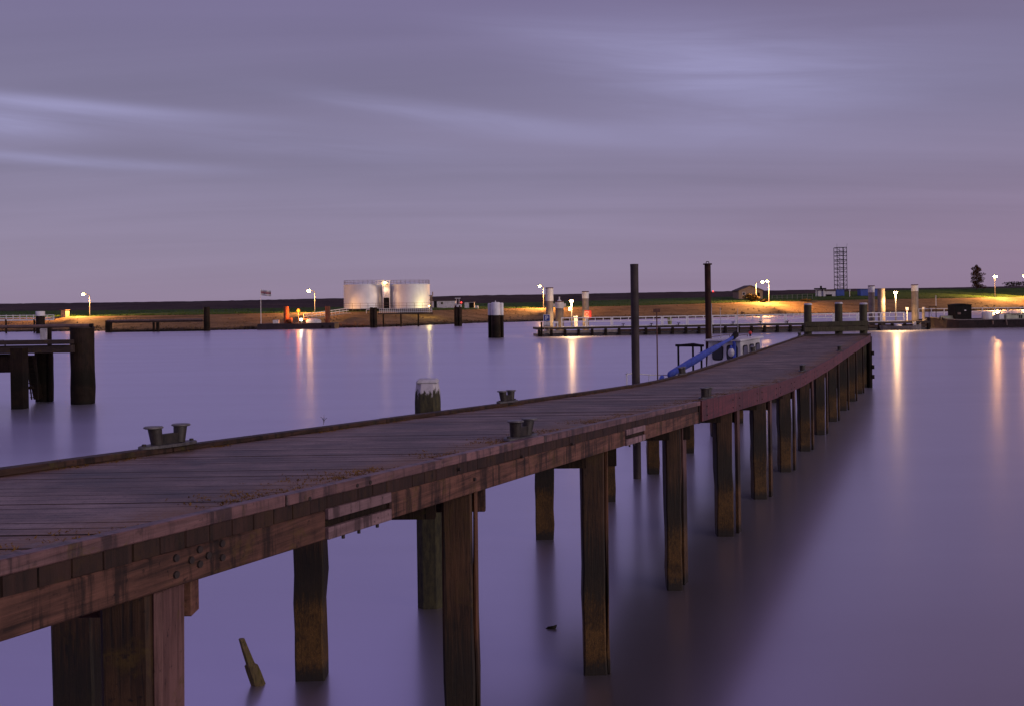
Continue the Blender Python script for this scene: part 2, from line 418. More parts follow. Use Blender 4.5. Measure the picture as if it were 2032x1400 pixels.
m_bank = groundmat('stone_bank', [(.36, (.075, .044, .022)), (.50, (.19, .115, .056)), (.64, (.28, .18, .095))], .30, .35, ((.022, .015, .010), .15, .75))
m_berm = groundmat('berm_grass', [(.36, (.020, .036, .006)), (.52, (.040, .086, .010)), (.66, (.085, .085, .022))], .12, .3)
m_dike = groundmat('dike_heath', [(.36, (.022, .014, .015)), (.52, (.055, .034, .034)), (.68, (.095, .060, .056))], .15, .5)
pxs = list(range(-500, 2601, 12))
def strip(name, i0, i1, mat, nsub, amp):
    v, f = [], []
    nr = nsub * (i1 - i0) + 1
    for c_, px in enumerate(pxs):
        r = shore_rows(px)
        for j in range(nr):
            q = j / nsub; k = min(int(q), i1 - i0 - 1); p = r[i0 + k].lerp(r[i0 + k + 1], q - k)
            if 0 < j < nr - 1: p = p + Vector((0, 0, random.uniform(-amp, amp)))
            v.append(p)
    for c_ in range(len(pxs) - 1):
        for j in range(nr - 1):
            a = c_ * nr + j; f.append((a, a + nr, a + nr + 1, a + 1))
    M().add(v, f, True).build(name, mat, kind='structure')
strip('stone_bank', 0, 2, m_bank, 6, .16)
strip('grass_berm', 2, 3, m_berm, 6, .12)
strip('dike', 3, 5, m_dike, 4, .10)
v, f = [], []
for k in range(2600):
    px = random.uniform(-60, 2100); r = shore_rows(px); q = random.choice([random.gauss(0, .05), random.gauss(.1, .1), random.random()])
    if not -.1 < q < 1: continue
    p_ = r[1].lerp(r[2], q); rad = random.uniform(.10, .34) * (1 - .5 * max(q, 0)); b = len(v)
    for i in range(5): an = 2 * PI * i / 5 + k; v.append(p_ + Vector((math.cos(an) * rad * random.uniform(.7, 1.4), math.sin(an) * rad, -.1)))
    for i in range(3): an = 2 * PI * i / 3 + k; v.append(p_ + Vector((math.cos(an) * rad * .55, math.sin(an) * rad * .5, rad * random.uniform(.5, 1.0))))
    f += [(b, b + 1, b + 5), (b + 1, b + 2, b + 6, b + 5), (b + 2, b + 3, b + 6), (b + 3, b + 4, b + 7, b + 6), (b + 4, b, b + 5, b + 7), (b + 5, b + 6, b + 7)]
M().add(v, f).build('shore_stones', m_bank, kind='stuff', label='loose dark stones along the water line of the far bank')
v, f = [], []
for k in range(5200):
    px = random.uniform(-60, 2100); r = shore_rows(px); q = random.choice([abs(random.gauss(0, .05)), random.random()]); p_ = r[2].lerp(r[3], min(q, 1)); hh = random.uniform(.15, .55)
    for j in range(3):
        a = random.uniform(0, PI); b = len(v); lx = random.gauss(0, .18)
        v += [p_ + Vector((-.05 * math.cos(a) + lx, -.05, -.1)), p_ + Vector((.05 * math.cos(a) + lx, .05, -.1)), p_ + Vector((lx * 1.8, 0, hh * random.uniform(.6, 1)))]; f.append((b, b + 1, b + 2))
M().add(v, f).build('bank_grass', m_berm, kind='stuff', label='rough grass tufts along the top of the far bank')
# land behind the dike
la = [r[5] for r in (shore_rows(px) for px in pxs)]
M().add([(p.x, p.y, p.z) for p in la] + [(p.x * 14, p.y * 14, -2.0) for p in la],
        [(i, i + 1, len(la) + i + 1, len(la) + i) for i in range(len(la) - 1)]).build('ground', m_berm, kind='structure')

# ------------------------------------------------------------------ the wooden jetty
A0, A1 = .4462, -4.1173                       # right edge in plan: X = A0*Y + A1
def xr(Y): return A0 * Y + A1
TY = [0, 4.24, 9.02, 16.1, 20.7, 22.9, 24.6, 27.0, 30.0, 34.5, 40.7, 49.9, 60]
TZ = [3.716, 3.519, 3.297, 2.946, 2.722, 2.626, 2.566, 2.516, 2.518, 2.543, 2.603, 2.690, 2.690]
def dz_(Y): return float(np.interp(Y, TY, TZ))
def xl(Y): return xr(Y) - float(np.interp(Y, [0, 16, 27, 50], [2.98, 3.0, 3.28, 3.34]))
Y0, Y1 = 2.2, 49.9
UD = Vector((A0, 1, 0)).normalized()          # along the jetty
ND = Vector((1, -A0, 0)).normalized()         # outwards on the right
jetty = thing('wooden_jetty', (xr(10) - 1.5, 10, 0), 'long weathered timber jetty on square piles sloping down into the harbour', 'jetty')

m_deck, t, p = new_mat('deck_plank_timber')
gp = t.node('ShaderNodeNewGeometry').outputs['Position']; gx, gy, gz = t.sep(gp)
r = rnd(t)
cv = t.comb(t.m('ADD', t.m('MULTIPLY', gx, 1.0), t.m('MULTIPLY', r, 40.0)), gy, gz)
grain = t.noise(t.mapping(cv, scale=(1.3, 46, 1)), 1.0, 7, .68, .3)
fleck = t.noise(t.mapping(cv, scale=(3.0, 30, 1), loc=(9, 3, 0)), 1.0, 4, .6)
blot = t.noise(gp, 1.3, 5, .65); spk = t.noise(gp, 26, 4, .75)
col = t.ramp(t.m('ADD', t.m('MULTIPLY', grain, .45), t.m('MULTIPLY', blot, .55)), [(.38, (.034, .021, .018)), (.50, (.150, .102, .090)), (.62, (.30, .22, .20))])
col = t.mix(1.0, col, t.m('ADD', .80, t.m('MULTIPLY', r, .40)), 'MULTIPLY')
sp2_ = t.noise(t.mapping(gp, scale=(1, 1.8, 1)), 48, 4, .85)
col = t.mix(1.0, col, t.m('ADD', .05, t.m('MULTIPLY', sp2_, 1.95)), 'MULTIPLY')
col = t.mix(t.m('MULTIPLY', t.step(sp2_, .56, .68), .45), col, (.26, .135, .075))
col = t.mix(t.m('MULTIPLY', t.step(spk, .54, .70), .65), col, (.026, .017, .015))
col = t.mix(t.m('MULTIPLY', t.step(fleck, .69, .76), .75), col, (.42, .36, .38))
fr = t.m('SUBTRACT', t.m('ADD', t.m('MULTIPLY', gy, A0), A1), gx)        # metres in from the right edge
wet_n = t.noise(t.mapping(gp, scale=(1, .35, 1)), 2.6, 6, .7, .5)
mo = t.m('ADD', t.m('SUBTRACT', 1.0, t.step(fr, .10, .85)), t.m('MULTIPLY', t.step(fr, 2.35, 2.95), .6))
mo = t.m('MULTIPLY', mo, t.m('MULTIPLY', t.step(wet_n, .36, .52), t.step(spk, .34, .50)))
col = t.mix(t.m('MULTIPLY', mo, .8), col, (.23, .10, .020))
t.put(p.inputs['Base Color'], col); t.put(p.inputs['Roughness'], t.m('ADD', .42, t.m('MULTIPLY', blot, .30))); p.inputs['Specular IOR Level'].default_value = .45
wv = t.m('SINE', t.m('MULTIPLY', gy, 2 * PI / .0285))                    # anti-slip grooves along every plank
bump(t, p, t.m('ADD', t.m('MULTIPLY', wv, .15), t.m('ADD', grain, t.m('MULTIPLY', spk, .5))), .65, .010)

PW = .171
n_pl = int((Y1 - Y0) / PW)
for i in range(n_pl):
    ya = Y0 + i * PW + .004; yb = ya + PW - (.0055 + random.uniform(0, .003)); dz0 = random.uniform(-.0025, .002)
    e = random.uniform(0, .006)
    za, zb = dz_(ya) - .018 + dz0, dz_(yb) - .018 + dz0 + random.uniform(-.002, .002); th = .142
    ea, eb = xr(ya) - .006 - e, xr(yb) - .006 - e
    ring = [(xl(ya) - .14, ya), (ea - .09, ya), (ea, ya + .005), (eb, yb - .005), (eb - .09, yb), (xl(yb) - .14, yb)]
    hz = [za, za, za, zb, zb, zb]
    pts = [(x, y, z - th) for (x, y), z in zip(ring, hz)] + [(x, y, z) for (x, y), z in zip(ring, hz)]
    mm = M().add(pts, [(5, 4, 3, 2, 1, 0), (6, 7, 8, 9, 10, 11)] + [(k, (k + 1) % 6, 6 + (k + 1) % 6, 6 + k) for k in range(6)])
    o = mm.build('plank', [m_deck, m_end], jetty)
    for k in range(8):
        if k != 1: o.data.polygons[k].material_index = 1

def edge(off, z0, z1, thick, ya, yb, n=None):
    """a timber that follows the right edge: off = outwards, z relative to the deck, split in n straight bits"""
    n = n or max(1, int((yb - ya) / 1.4)); mm = M(); ys = np.linspace(ya, yb, n + 1); P = []
    for y in ys:
        b = Vector((xr(y), y, dz_(y)))
        P.append((b + ND * off + Vector((0, 0, z0)), b + ND * (off - thick) + Vector((0, 0, z0)), b + ND * (off - thick) + Vector((0, 0, z1)), b + ND * off + Vector((0, 0, z1))))
    vv = [q for s_ in P for q in s_]; ff = [(0, 1, 2, 3), tuple(4 * n + k for k in (3, 2, 1, 0))]
    for j in range(n):
        for k in range(4): ff.append((4 * j + k, 4 * j + 4 + k, 4 * j + 4 + (k + 1) % 4, 4 * j + (k + 1) % 4))
    return mm.add(vv, ff)
YR = 16.05                                     # red boards start here
def px_edge(px): return -A1 / (A0 - (px - 1016) / FPX)      # distance of the right edge at a photo column
cuts = [Y0, 4.15, 6.05, 7.9, 9.9, 12.4, 14.4, YR - .01]
for a, b in zip(cuts[:-1], cuts[1:]):
    edge(.012 + random.uniform(-.003, .004), -.066, .004 + random.uniform(-.003, .004), .085, a + .006, b - .006).build('edge_cap', m_cap, jetty, bevel=.006)
ra, rb = px_edge(641), px_edge(768); rc, rd = px_edge(1237), px_edge(1275)
beams = [(Y0, 3.9), (3.9, ra), (rb, 9.55), (9.55, rc), (rd, YR - .09)]
bo = []
for a, b in beams: bo.append(edge(.0, -.350, -.162, .11, a + .004, b - .004).build('edge_beam', m_beam, jetty, bevel=.008))
for a, b in ((ra, rb), (rc, rd)):
    edge(-.02, -.340, -.164, .09, a + .004, b - .004).build('edge_beam', m_dark, jetty)
    edge(.018, -.222, -.150, .036, a + .004, b - .004).build('repair_board', m_repair, jetty, bevel=.004, label='pale new repair board on the jetty edge')
    edge(.018, -.352, -.272, .036, a + .004, b - .004).build('repair_board', m_repair, jetty, bevel=.004, label='pale new repair board on the jetty edge')
    for k in (.28, .52, .82):
        y = a + (b - a) * k; q = Vector((xr(y), y, dz_(y))) + ND * -.02
        M().cyl(q + Vector((0, 0, -.385)), q + Vector((0, 0, -.349)), .012, n=8).build('bolt', m_bolt, jetty)
# round bolt heads in the near beam
for px, py in ((341, 1106), (341, 1139), (371, 1110), (388, 1089), (388, 1118), (405, 1101), (433, 1077), (433, 1105)):
    y = px_edge(px); u, v = uv(px, py); q = Vector((xr(y), y, EYE + v * y / FPX)) + ND * .001
    M().cyl(q - ND * .01, q + ND * .011, .0215, .019, n=12).build('bolt', m_bolt, bo[1])
for px, py in ((605, 988), (700, 962), (726, 956), (935, 950), (1030, 905), (1130, 880), (905, 930)):
    y = px_edge(px); u, v = uv(px, py); q = Vector((xr(y), y, EYE + v * y / FPX)) + ND * .012
    M().cyl(q - ND * .02, q + ND * .008, .016, .014, n=8).build('bolt', m_bolt, jetty)
# dark upright where the red boards begin, then the red boards
y = YR - .04
edge(.004, -.36, .005, .10, YR - .085, YR, 1).build('end_upright', m_dark, jetty)
rcuts = [YR + .01] + [px_edge(k) for k in (1455, 1501, 1539, 1568, 1591, 1614, 1634, 1652, 1668, 1682, 1694, 1705, 1714)] + [Y1]
for a, b in zip(rcuts[:-1], rcuts[1:]):
    edge(.035, -.335 + random.uniform(-.012, .012), .012 + random.uniform(-.006, .006), .045, a + .008, b - .008).build('fascia_board', m_red_board, jetty, bevel=.005, label='red painted edge board')
for a, b in zip(rcuts[:-1], rcuts[1:]):
    if a > 32: break
    for k in (.12, .88):
        for zz in (-.10, -.245):
            y = a + (b - a) * k; q = Vector((xr(y), y, dz_(y) + zz)) + ND * .034
            M().cyl(q - ND * .01, q + ND * .012, .016, .013, n=8).build('bolt', m_bolt, jetty)
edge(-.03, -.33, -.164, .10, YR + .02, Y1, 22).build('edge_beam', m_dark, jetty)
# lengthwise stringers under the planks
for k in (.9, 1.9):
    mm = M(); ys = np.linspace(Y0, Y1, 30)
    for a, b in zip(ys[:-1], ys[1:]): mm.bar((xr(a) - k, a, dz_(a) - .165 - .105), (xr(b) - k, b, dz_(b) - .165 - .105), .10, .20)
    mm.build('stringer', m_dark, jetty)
# left kerb
kc = list(np.arange(Y0, Y1 - 1, 3.4)) + [Y1]
for a, b in zip(kc[:-1], kc[1:]):
    mm = M(); n = 3; ys = np.linspace(a + .006, b - .006, n + 1); h = .052 + random.uniform(-.006, .006)
    for ya, yb in zip(ys[:-1], ys[1:]):
        mm.bar((xl(ya) - .075, ya, dz_(ya) - .018 + h / 2), (xl(yb) - .075, yb, dz_(yb) - .018 + h / 2), .13, h)
    mm.build('kerb_timber', m_kerb, jetty, bevel=.008)
    mm = M()
    for ya, yb in zip(ys[:-1], ys[1:]): mm.bar((xl(ya) - .10, ya, dz_(ya) - .20), (xl(yb) - .10, yb, dz_(yb) - .20), .09, .33)
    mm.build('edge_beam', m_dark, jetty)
# end board of the deck
M().bar((xl(Y1) - .05, Y1 + .04, dz_(Y1) - .1), (xr(Y1) + .05, Y1 + .04, dz_(Y1) - .1), .07, .34).build('end_board', m_darkb, jetty)

# bents: right pile, left pile, crossbeams
def pile(x, y, wx, wy, ztop, mat=m_pile, name='pile', lean=0):
    """a square timber pile, slightly worn corners, into the water"""
    mm = M(); zs = [-1.5, 0, .3, .6, .95, 1.3, 1.8, ztop]; o = []
    for z in zs:
        q = .022; k = 1 - .05 * (z < 1.0)
        for sx, sy in ((-1, -1), (1, -1), (1, 1), (-1, 1)):
            o.append((x + sx * wx / 2 * k + random.uniform(-q, q) * .6 + lean * z, y + sy * wy / 2 * k + random.uniform(-q, q) * .6, z))
    n = len(zs)
    f = [(3, 2, 1, 0), tuple(4 * (n - 1) + k for k in range(4))]
    for j in range(n - 1):
        for k in range(4): f.append((4 * j + k, 4 * j + (k + 1) % 4, 4 * j + 4 + (k + 1) % 4, 4 * j + 4 + k))
    return mm.add(o, f).build(name, mat, jetty, bevel=.02)
for i in range(13):
    y = 5.08 + 3.5 * i
    if y > Y1 + .3: break
    near = i < 3
    wx = .25 if i == 0 else .26 if i == 1 else .29 if i == 2 else .25 if i == 3 else .32
    x = (y + .0) * A0 - 4.4473 + (.11 if i < 2 else .02)
    zt = dz_(y) - .353 if i < 3 else dz_(y) - .345
    dp = (.46, .40, .31)[min(i, 2)]
    if i == 0: x = -2.03
    pile(x, y + dp / 2, wx, dp, zt)
    if i < 3:
        # a paler timber plank on the outer face
        pile(x + wx / 2 + .022, y + dp / 2 + .02, .040, dp * .86, dz_(y) - .36, m_rusty_pile if i else m_pale_pile, 'fender_plank')
    if i >= 3:
        q = Vector((xr(y + .3), y + .3, 0)) + ND * (-.16 if i > 3 else -.34)
        tt = .12 if i == 3 else .062
        M().hexa([q + UD * a + ND * b + Vector((0, 0, z)) for z in (-1.2, dz_(y) - .30) for a, b in ((-.09, 0), (-.09, tt), (.13, tt), (.13, 0))][0:8]).build('fender_post', m_pale_pile if i < 9 else m_pile, jetty, bevel=.006)
    # left pile
    if i == 0: xL, yL = -3.86, 8.55 - .0
    xL = A0 * (y + .05) - 7.96; yL = y - .05
    if i == 1: xL = -3.87
    if i >= 1: pile(xL, yL + .17, .37 if i < 6 else .33, .34, dz_(y) - .42, m_pile)
    # crossbeam behind the piles
    zt = dz_(y)
    x0 = xL - .1 if i >= 1 else -3.2
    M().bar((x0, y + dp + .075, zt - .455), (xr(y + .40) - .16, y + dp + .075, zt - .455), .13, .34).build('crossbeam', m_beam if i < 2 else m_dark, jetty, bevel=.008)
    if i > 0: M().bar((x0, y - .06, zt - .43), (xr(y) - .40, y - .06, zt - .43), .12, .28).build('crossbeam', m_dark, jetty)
# stout corner pile at the far end with fender blocks
e = D(1726, 752, 50.3)
M().cyl((e.x, 50.3, -1.4), (e.x, 50.3, dz_(50) - .1), .13, n=10, jit=.03).build('corner_pile', m_dark, jetty)
for zz in (.55, 1.05, 1.75): M().box((e.x + .13, 50.25, zz), (.12, .2, .2)).build('fender_block', m_dark, jetty)

# three mooring posts with cross timbers at the far end
endf = thing('post_barrier', G(1660, 665, 2.69), 'three grey-capped timber posts joined by cross timbers at the far jetty end', 'barrier')
for px, top, lab in ((1603.5, 603, None), (1664.5, 601, None), (1713.5, 602, None)):
    Yp = 50.45; a = D(px, 663, Yp); b = D(px, top, Yp)
    mm = M(); mm.lathe((a.x, Yp, 0), [(.19, -1.4), (.195, .5), (.20, 1.6), (.20, b.z - .3), (.195, b.z - .06)], 8, jit=.05)
    o = mm.build('post', m_oak, endf)
    M().lathe((b.x, Yp, 0), [(.205, b.z - .062), (.215, b.z - .02), (.17, b.z + .03)], 8, jit=.05).build('post_cap', m_dirtywhite, o)
for y0, y1 in ((639, 648.5), (649.5, 658.5)):
    a, b = D(1597, y0, 50.15), D(1597, y1, 50.15); c, d = D(1722, y0 - 1, 50.15), D(1722, y1 - 1, 50.15)
    M().bar((a.x, 50.15, (a.z + b.z) / 2), (c.x, 50.15, (a.z + b.z) / 2 + .02), .10, a.z - b.z).build('cross_timber', m_oak, endf, bevel=.01)

# ------------------------------------------------------------------ double bollards on the jetty
def deck_at(px, py, lift=0.0):
    u, v = uv(px, py); Y = 10.0
    for _ in range(200): Y = .5 * Y + .5 * FPX * (dz_(Y) + lift - EYE) / v
    return Vector((u * Y / FPX, Y, dz_(Y) + lift))
BOL = 'double mooring bollards along the jetty'
def bollard():
    """local x runs along the jetty, local -y points outwards; base at z = 0"""
    b = thing('mooring_bollard', (0, 0, 0), 'x', 'bollard', BOL)
    M().lathe((0, 0, 0), [(.385, 0), (.385, .022), (.372, .028)], 20, sy=.30).build('base_plate', m_plate, b, local=True)
    for s in (-1, 1):
        x = s * .165
        h = M().cyl((x * .92, 0, .026), (x * 1.06, -.012, .185), .056, .067, 14).build('bollard_head', m_bollard, b, local=True)
        M().lathe((x * 1.06 + s * .014, -.016, 0), [(.085, .184), (.098, .190), (.100, .200), (.088, .207)], 18, sy=.9).build('cap', m_bollcap, h, local=True)
    M().box((0, 0, .075), (.25, .05, .10)).build('web', m_bollard, b, local=True)
    for s in (-1, 1): M().cyl((s * .325, 0, .02), (s * .325, 0, .046), .024, .020, 8).build('bolt', m_bolt, b, local=True)
    return b
proto = bollard()
ang = math.atan2(UD.y, UD.x)
spots = [(330, 886, 'L', 'iron double bollard on the near left kerb with a low web between its two heads'),
         (1030, 874, 'R', 'iron double bollard with pale caps on the right edge, the nearest one there'),
         (1004, 799, 'L', 'iron double bollard on the left kerb, opposite and just beyond the nearest right-hand one'),
         (1398, 787, 'R', 'iron double bollard on the right edge where the red boards begin'),
         (1352, 742, 'L', 'iron double bollard on the left kerb in front of the blue sail cover'),
         (1590, 733, 'R', 'iron double bollard above the bend of the red boards'),
         (1493, 695, 'L', 'iron double bollard on the left kerb beside the white wheelhouse'),
         (1664, 694, 'R', 'iron double bollard farthest out on the red edge'),
         (1586, 667, 'L', 'iron double bollard on the left kerb near the leftmost post of the jetty end')]
for i, (px, py, side, lab) in enumerate(spots):
    o = proto if i == 0 else copy_tree(proto)
    fx = (lambda y_: xl(y_) - .075) if side == 'L' else (lambda y_: xr(y_) - .20)
    lo_, hi_ = 3.0, 49.5
    for _ in range(50):                     # walk along the edge
        y = (lo_ + hi_) / 2
        if 1016 + FPX * fx(y) / y < px: lo_ = y
        else: hi_ = y
    if side == 'L': q = Vector((xl(y) - .075, y, dz_(y) + .037))
    else: q = Vector((xr(y) - .20, y, dz_(y) - .012))
    gr_ = (dz_(y + .5) - dz_(y - .5)) * .9
    o.scale = (.92, .92, .92); o.location = q; o.rotation_euler = (0, -math.atan(gr_), ang if side == 'R' else ang + PI)
    if side == 'L': o.rotation_euler = (0, math.atan(gr_), ang + PI)
    o['label'] = lab

# dry grass and moss tufts in the joints by the edges: nobody could count the blades
v, f = [], []
for k in range(4200):
    if random.random() < .72:
        y = random.choice([random.uniform(3, 17), random.uniform(5, 13), random.uniform(16, 30)]); d = abs(random.gauss(.10, .22)) + .02; x = xr(y) - .06 - d
        n_ = math.sin(y * 2.1) + math.sin(y * 5.3 + 1)
        if n_ < random.uniform(-.9, 1.1): continue
    else:
        y = random.uniform(6, 24); x = xl(y) + .012 + abs(random.gauss(0, .04))
        if math.sin(y * 1.7) + math.sin(y * 4.1) < random.uniform(-.4, 1.5): continue
    for _ in range(5):
        px_, py_ = x + random.gauss(0, .02), y + random.gauss(0, .03); h = random.uniform(.004, .016); wdt = .006; a = random.uniform(0, PI)
        z = dz_(py_) - .02; lx, ly = random.gauss(0, .012), random.gauss(0, .012); b = len(v)
        v += [(px_ - wdt * math.cos(a), py_ - wdt * math.sin(a), z), (px_ + wdt * math.cos(a), py_ + wdt * math.sin(a), z), (px_ + lx, py_ + ly, z + h)]; f.append((b, b + 1, b + 2))
M().add(v, f).build('deck_grass', m_tuft, kind='stuff', label='dry orange grass and moss growing along the jetty edges')
# a thin weed on the left kerb
q = deck_at(645, 851); wx_ = xl(q.y) - .06; zz = dz_(q.y) + .05
mm = M(); mm.cyl((wx_, q.y, zz), (wx_ + .01, q.y, zz + .12), .002, .001, 5)
for k in range(6):
    a = random.uniform(0, 2 * PI); h = random.uniform(.04, .12)
    mm.cyl((wx_ + .005, q.y, zz + h - .02), (wx_ + .005 + .035 * math.cos(a), q.y + .03 * math.sin(a), zz + h + .01), .0015, .003, 4)
mm.build('weed', m_bush, label='thin dry weed standing on the left jetty kerb', cat='plant')

# ------------------------------------------------------------------ posts and stakes by the jetty
# square post with white cap
Yp = 15.0; a, b = D(849.5, 818, Yp), D(849.5, 752, Yp)
sp = thing('mooring_post', (a.x, Yp, 0), 'single squat square timber post with a worn white top behind the left kerb', 'post')
hw = .185
mm = M(); o_ = []
for z, k in ((-1.5, 1), (b.z - .34, 1), (b.z - .18, .97), (b.z - .055, .87)):
    for sx, sy in ((-1, -.55), (-.55, -1), (.55, -1), (1, -.55), (1, .55), (.55, 1), (-.55, 1), (-1, .55)):
        o_.append((a.x + sx * hw * k + random.uniform(-.006, .006), Yp + sy * hw * k, z))
f = [tuple(range(8))[::-1], tuple(range(24, 32))] + [(8 * j + k, 8 * j + (k + 1) % 8, 8 * j + 8 + (k + 1) % 8, 8 * j + 8 + k) for j in range(3) for k in range(8)]
mm.add(o_, f)
m_worn, t, p = new_mat('worn_white_on_timber')
co = obj_co(t); z = t.sep(co)[2]; nn = t.noise(t.mapping(co, scale=(1, 1, .3)), 16, 5, .7)
k = t.step(t.m('ADD', t.m('SUBTRACT', z, b.z - .30), t.m('MULTIPLY', t.m('SUBTRACT', nn, .5), .55)), .10, .17)
t.put(p.inputs['Base Color'], t.mix(k, t.ramp(nn, [(.35, (.014, .012, .006)), (.65, (.07, .058, .022))]), (.55, .50, .54))); p.inputs['Roughness'].default_value = .8
bump(t, p, nn, .5, .02)
mm.build('shaft', m_worn, sp)
M().hexa([(a.x + sx * hw * k, Yp + sy * hw * k, z) for z, k in ((b.z - .055, .93), (b.z + .01, .80)) for sx, sy in ((-1, -1), (1, -1), (1, 1), (-1, 1))]).build('cap', m_dirtywhite, sp, bevel=.02)

def steel_pile(px, Y, top, r, mat, label, flange):
    b = D(px, top, Y); o = thing('steel_pile', (b.x, Y, 0), label, 'pile')
    M().cyl((b.x - .0, Y, -1.5), (b.x, Y, b.z), r, n=16).build('tube', mat, o)
    if flange:
        M().cyl((b.x, Y, b.z - .02), (b.x, Y, b.z + .05), r * 1.45, n=16).build('flange', mat, o)
        M().tube([(b.x - .08, Y, b.z + .05), (b.x - .06, Y, b.z + .15), (b.x + .06, Y, b.z + .15), (b.x + .08, Y, b.z + .05)], .02, 6).build('lifting_eye', mat, o)
    else: M().cyl((b.x, Y, b.z - .05), (b.x, Y, b.z + .01), r * 1.03, n=16).build('cap', mat, o)
    return o
m_pile_a = plain('dark_grey_steel_tube', (.062, .044, .042), .7, var=.5, scale=1.6, spec=.3)
m_pile_b = plain('dark_rust_tube', (.050, .020, .013), .8, var=.5, scale=2.2, spec=.25)
steel_pile(1258.5, 25.5, 525, .105, m_pile_a, 'tall greyish steel tube pile left of the blue sail cover', False)
steel_pile(1404, 52.5, 525, .165, m_pile_b, 'tall rusty brown steel pile with a flanged top beside the white wheelhouse', True)
# thin marker stake
Yp = 29; a, b = D(1305, 750, Yp), D(1303.5, 613, Yp)
o = thing('marker_stake', (a.x, Yp, 0), 'thin dark marker stake between the two tall steel piles', 'stake')
M().cyl((a.x, Yp, -1.2), (a.x, Yp, b.z), .022, .018, 8).build('rod', m_rust, o)
M().box((a.x, Yp, b.z - .05), (.20, .05, .10)).build('marker_plate', m_rust, o)
for k in (.7, 1.1, 1.6): M().cyl((a.x, Yp, k), (a.x, Yp, k + .06), .034, n=8).build('collar', m_rust, o)
# rotten stub in the water
a = G(512, 1357); b = D(479, 1266, a.y)
o = thing('broken_stake', (a.x, a.y, 0), 'short rotten timber stub leaning left out of the water between the near piles', 'stake')
mm = M(); P_ = []
ax = (b - a)
for k, w0, w1 in ((-.5, .10, .075), (0, .095, .07), (.30, .085, .06), (.42, .082, .055), (.46, .050, .05), (.75, .042, .042), (1.0, .034, .034)):
    c_ = a + ax * k
    for q in range(6):
        an = 2 * PI * q / 6 + .4
        P_.append(c_ + Vector((math.cos(an) * w0 * (1 + random.uniform(-.1, .1)), math.sin(an) * w1, 0)))
f = [tuple(range(6))[::-1], tuple(range(36, 42))] + [(6 * j + k, 6 * j + (k + 1) % 6, 6 * j + 6 + (k + 1) % 6, 6 * j + 6 + k) for j in range(6) for k in range(6)]
mm.add(P_, f).build('stub', m_drift, o)
# floating scrap of driftwood
a = G(1093, 1246)
mm = M(); mm.add([a + Vector(q) for q in ((-.10, 0, -.02), (-.02, -.03, -.03), (.05, -.03, -.03), (.08, .0, .02), (.09, .01, .055), (.03, -.02, .045), (-.04, 0, .03), (-.01, .05, -.02), (.05, .05, .01))],
                 [(0, 1, 6), (1, 5, 6), (1, 2, 5), (2, 3, 5), (3, 4, 5), (0, 6, 7), (6, 8, 7), (6, 5, 8), (5, 4, 8), (4, 3, 8), (3, 2, 8), (2, 7, 8), (0, 7, 1), (1, 7, 2)])
mm.build('driftwood', m_dark, label='small dark pointed scrap of driftwood floating beside a middle pile', cat='driftwood')

# ------------------------------------------------------------------ white motor boat behind the jetty
hd = Vector((.507, 1, 0)).normalized(); bc = Vector((8.2, 46.0, 0))
boat = thing('motor_boat', bc, 'white motor boat with rounded wheelhouse windows and a long blue sail cover', 'boat', rz=math.atan2(hd.y, hd.x) )
# local: x forward (away from the camera), y to the left
L = [(-8.2, .04, 1.30), (-7.4, .45, 1.16), (-5.5, 1.1, .95), (-2, 1.5, .8), (4, 1.55, .75), (9, 1.25, .9), (12.5, .5, 1.15), (13.6, .05, 1.25)]
v, f = [], []
for x, hw_, h in L: v += [(x, -hw_, h), (x, -hw_ * .85, .0), (x, -hw_ * .4, -.4), (x, hw_ * .4, -.4), (x, hw_ * .85, 0), (x, hw_, h)]
for j in range(len(L) - 1):
    for k in range(5): f.append((6 * j + k, 6 * j + 6 + k, 6 * j + 7 + k, 6 * j + 1 + k))
    f.append((6 * j + 5, 6 * j + 11, 6 * j + 6, 6 * j))
f += [(0, 1, 2, 3, 4, 5)]
M().add(v, f, False).build('hull', m_white, boat, local=True)
whx0, whx1, zt = 5.6, 10.4, 2.48
wh = M().hexa([(x, y, z) for z, k, e in ((.7, 1.08, 0), (zt - .06, .98, .25)) for x, y in ((whx0 + e, -1.08 * k), (whx1 - e, -1.08 * k), (whx1 - e, .66 * k), (whx0 + e, .66 * k))]).build('wheelhouse', m_white, boat, local=True, bevel=.04)
M().hexa([(x, y, z) for z, k in ((zt - .055, 1.0), (zt + .05, .93)) for x, y in ((whx0 - .15, -1.2 * k), (whx1 + .25, -1.2 * k), (whx1 + .25, .78 * k), (whx0 - .15, .78 * k))]).build('roof', m_white, boat, local=True, bevel=.03)
def rwin(c, ux, hw_, hh, nrm):       # rounded window: frame and pane, c centre, ux along
    c, ux, nrm = Vector(c), Vector(ux), Vector(nrm); uz = Vector((0, 0, 1))
    def ring(a, b, off):
        pts = []
        for k in range(20):
            q = 2 * PI * k / 20; cx_, sx_ = math.cos(q), math.sin(q)
            pts.append(c + nrm * off + ux * (abs(cx_) ** .45) * math.copysign(a, cx_) + uz * (abs(sx_) ** .45) * math.copysign(b, sx_))
        return pts
    fr_ = M().prism(ring(hw_, hh, -.02), nrm * .045).build('window', m_black, wh, local=True)
    return fr_, M().prism(ring(hw_ * .87, hh * .87, .0), nrm * .03)
yw = -1.12
for x in (6.6, 8.05, 9.45): 
    fr_, pn = rwin((x, -1.085, 1.78), (1, 0, 0), .52, .42, (0, -1, 0))
    pn.build('window', m_glass, wh, local=True, label='dark pane of the wheelhouse window')
for y in (-.62, .14):
    fr_, pn = rwin((whx0 + .12, y, 1.84), (0, 1, 0), .29, .40, (-1, 0, 0))
    pn.build('window', m_glass, wh, local=True, label='dark pane of the wheelhouse window')
M().box((whx1 + .0, -.35, 1.75), (.05, .5, .55)).build('hatch', m_rust, wh, local=True)
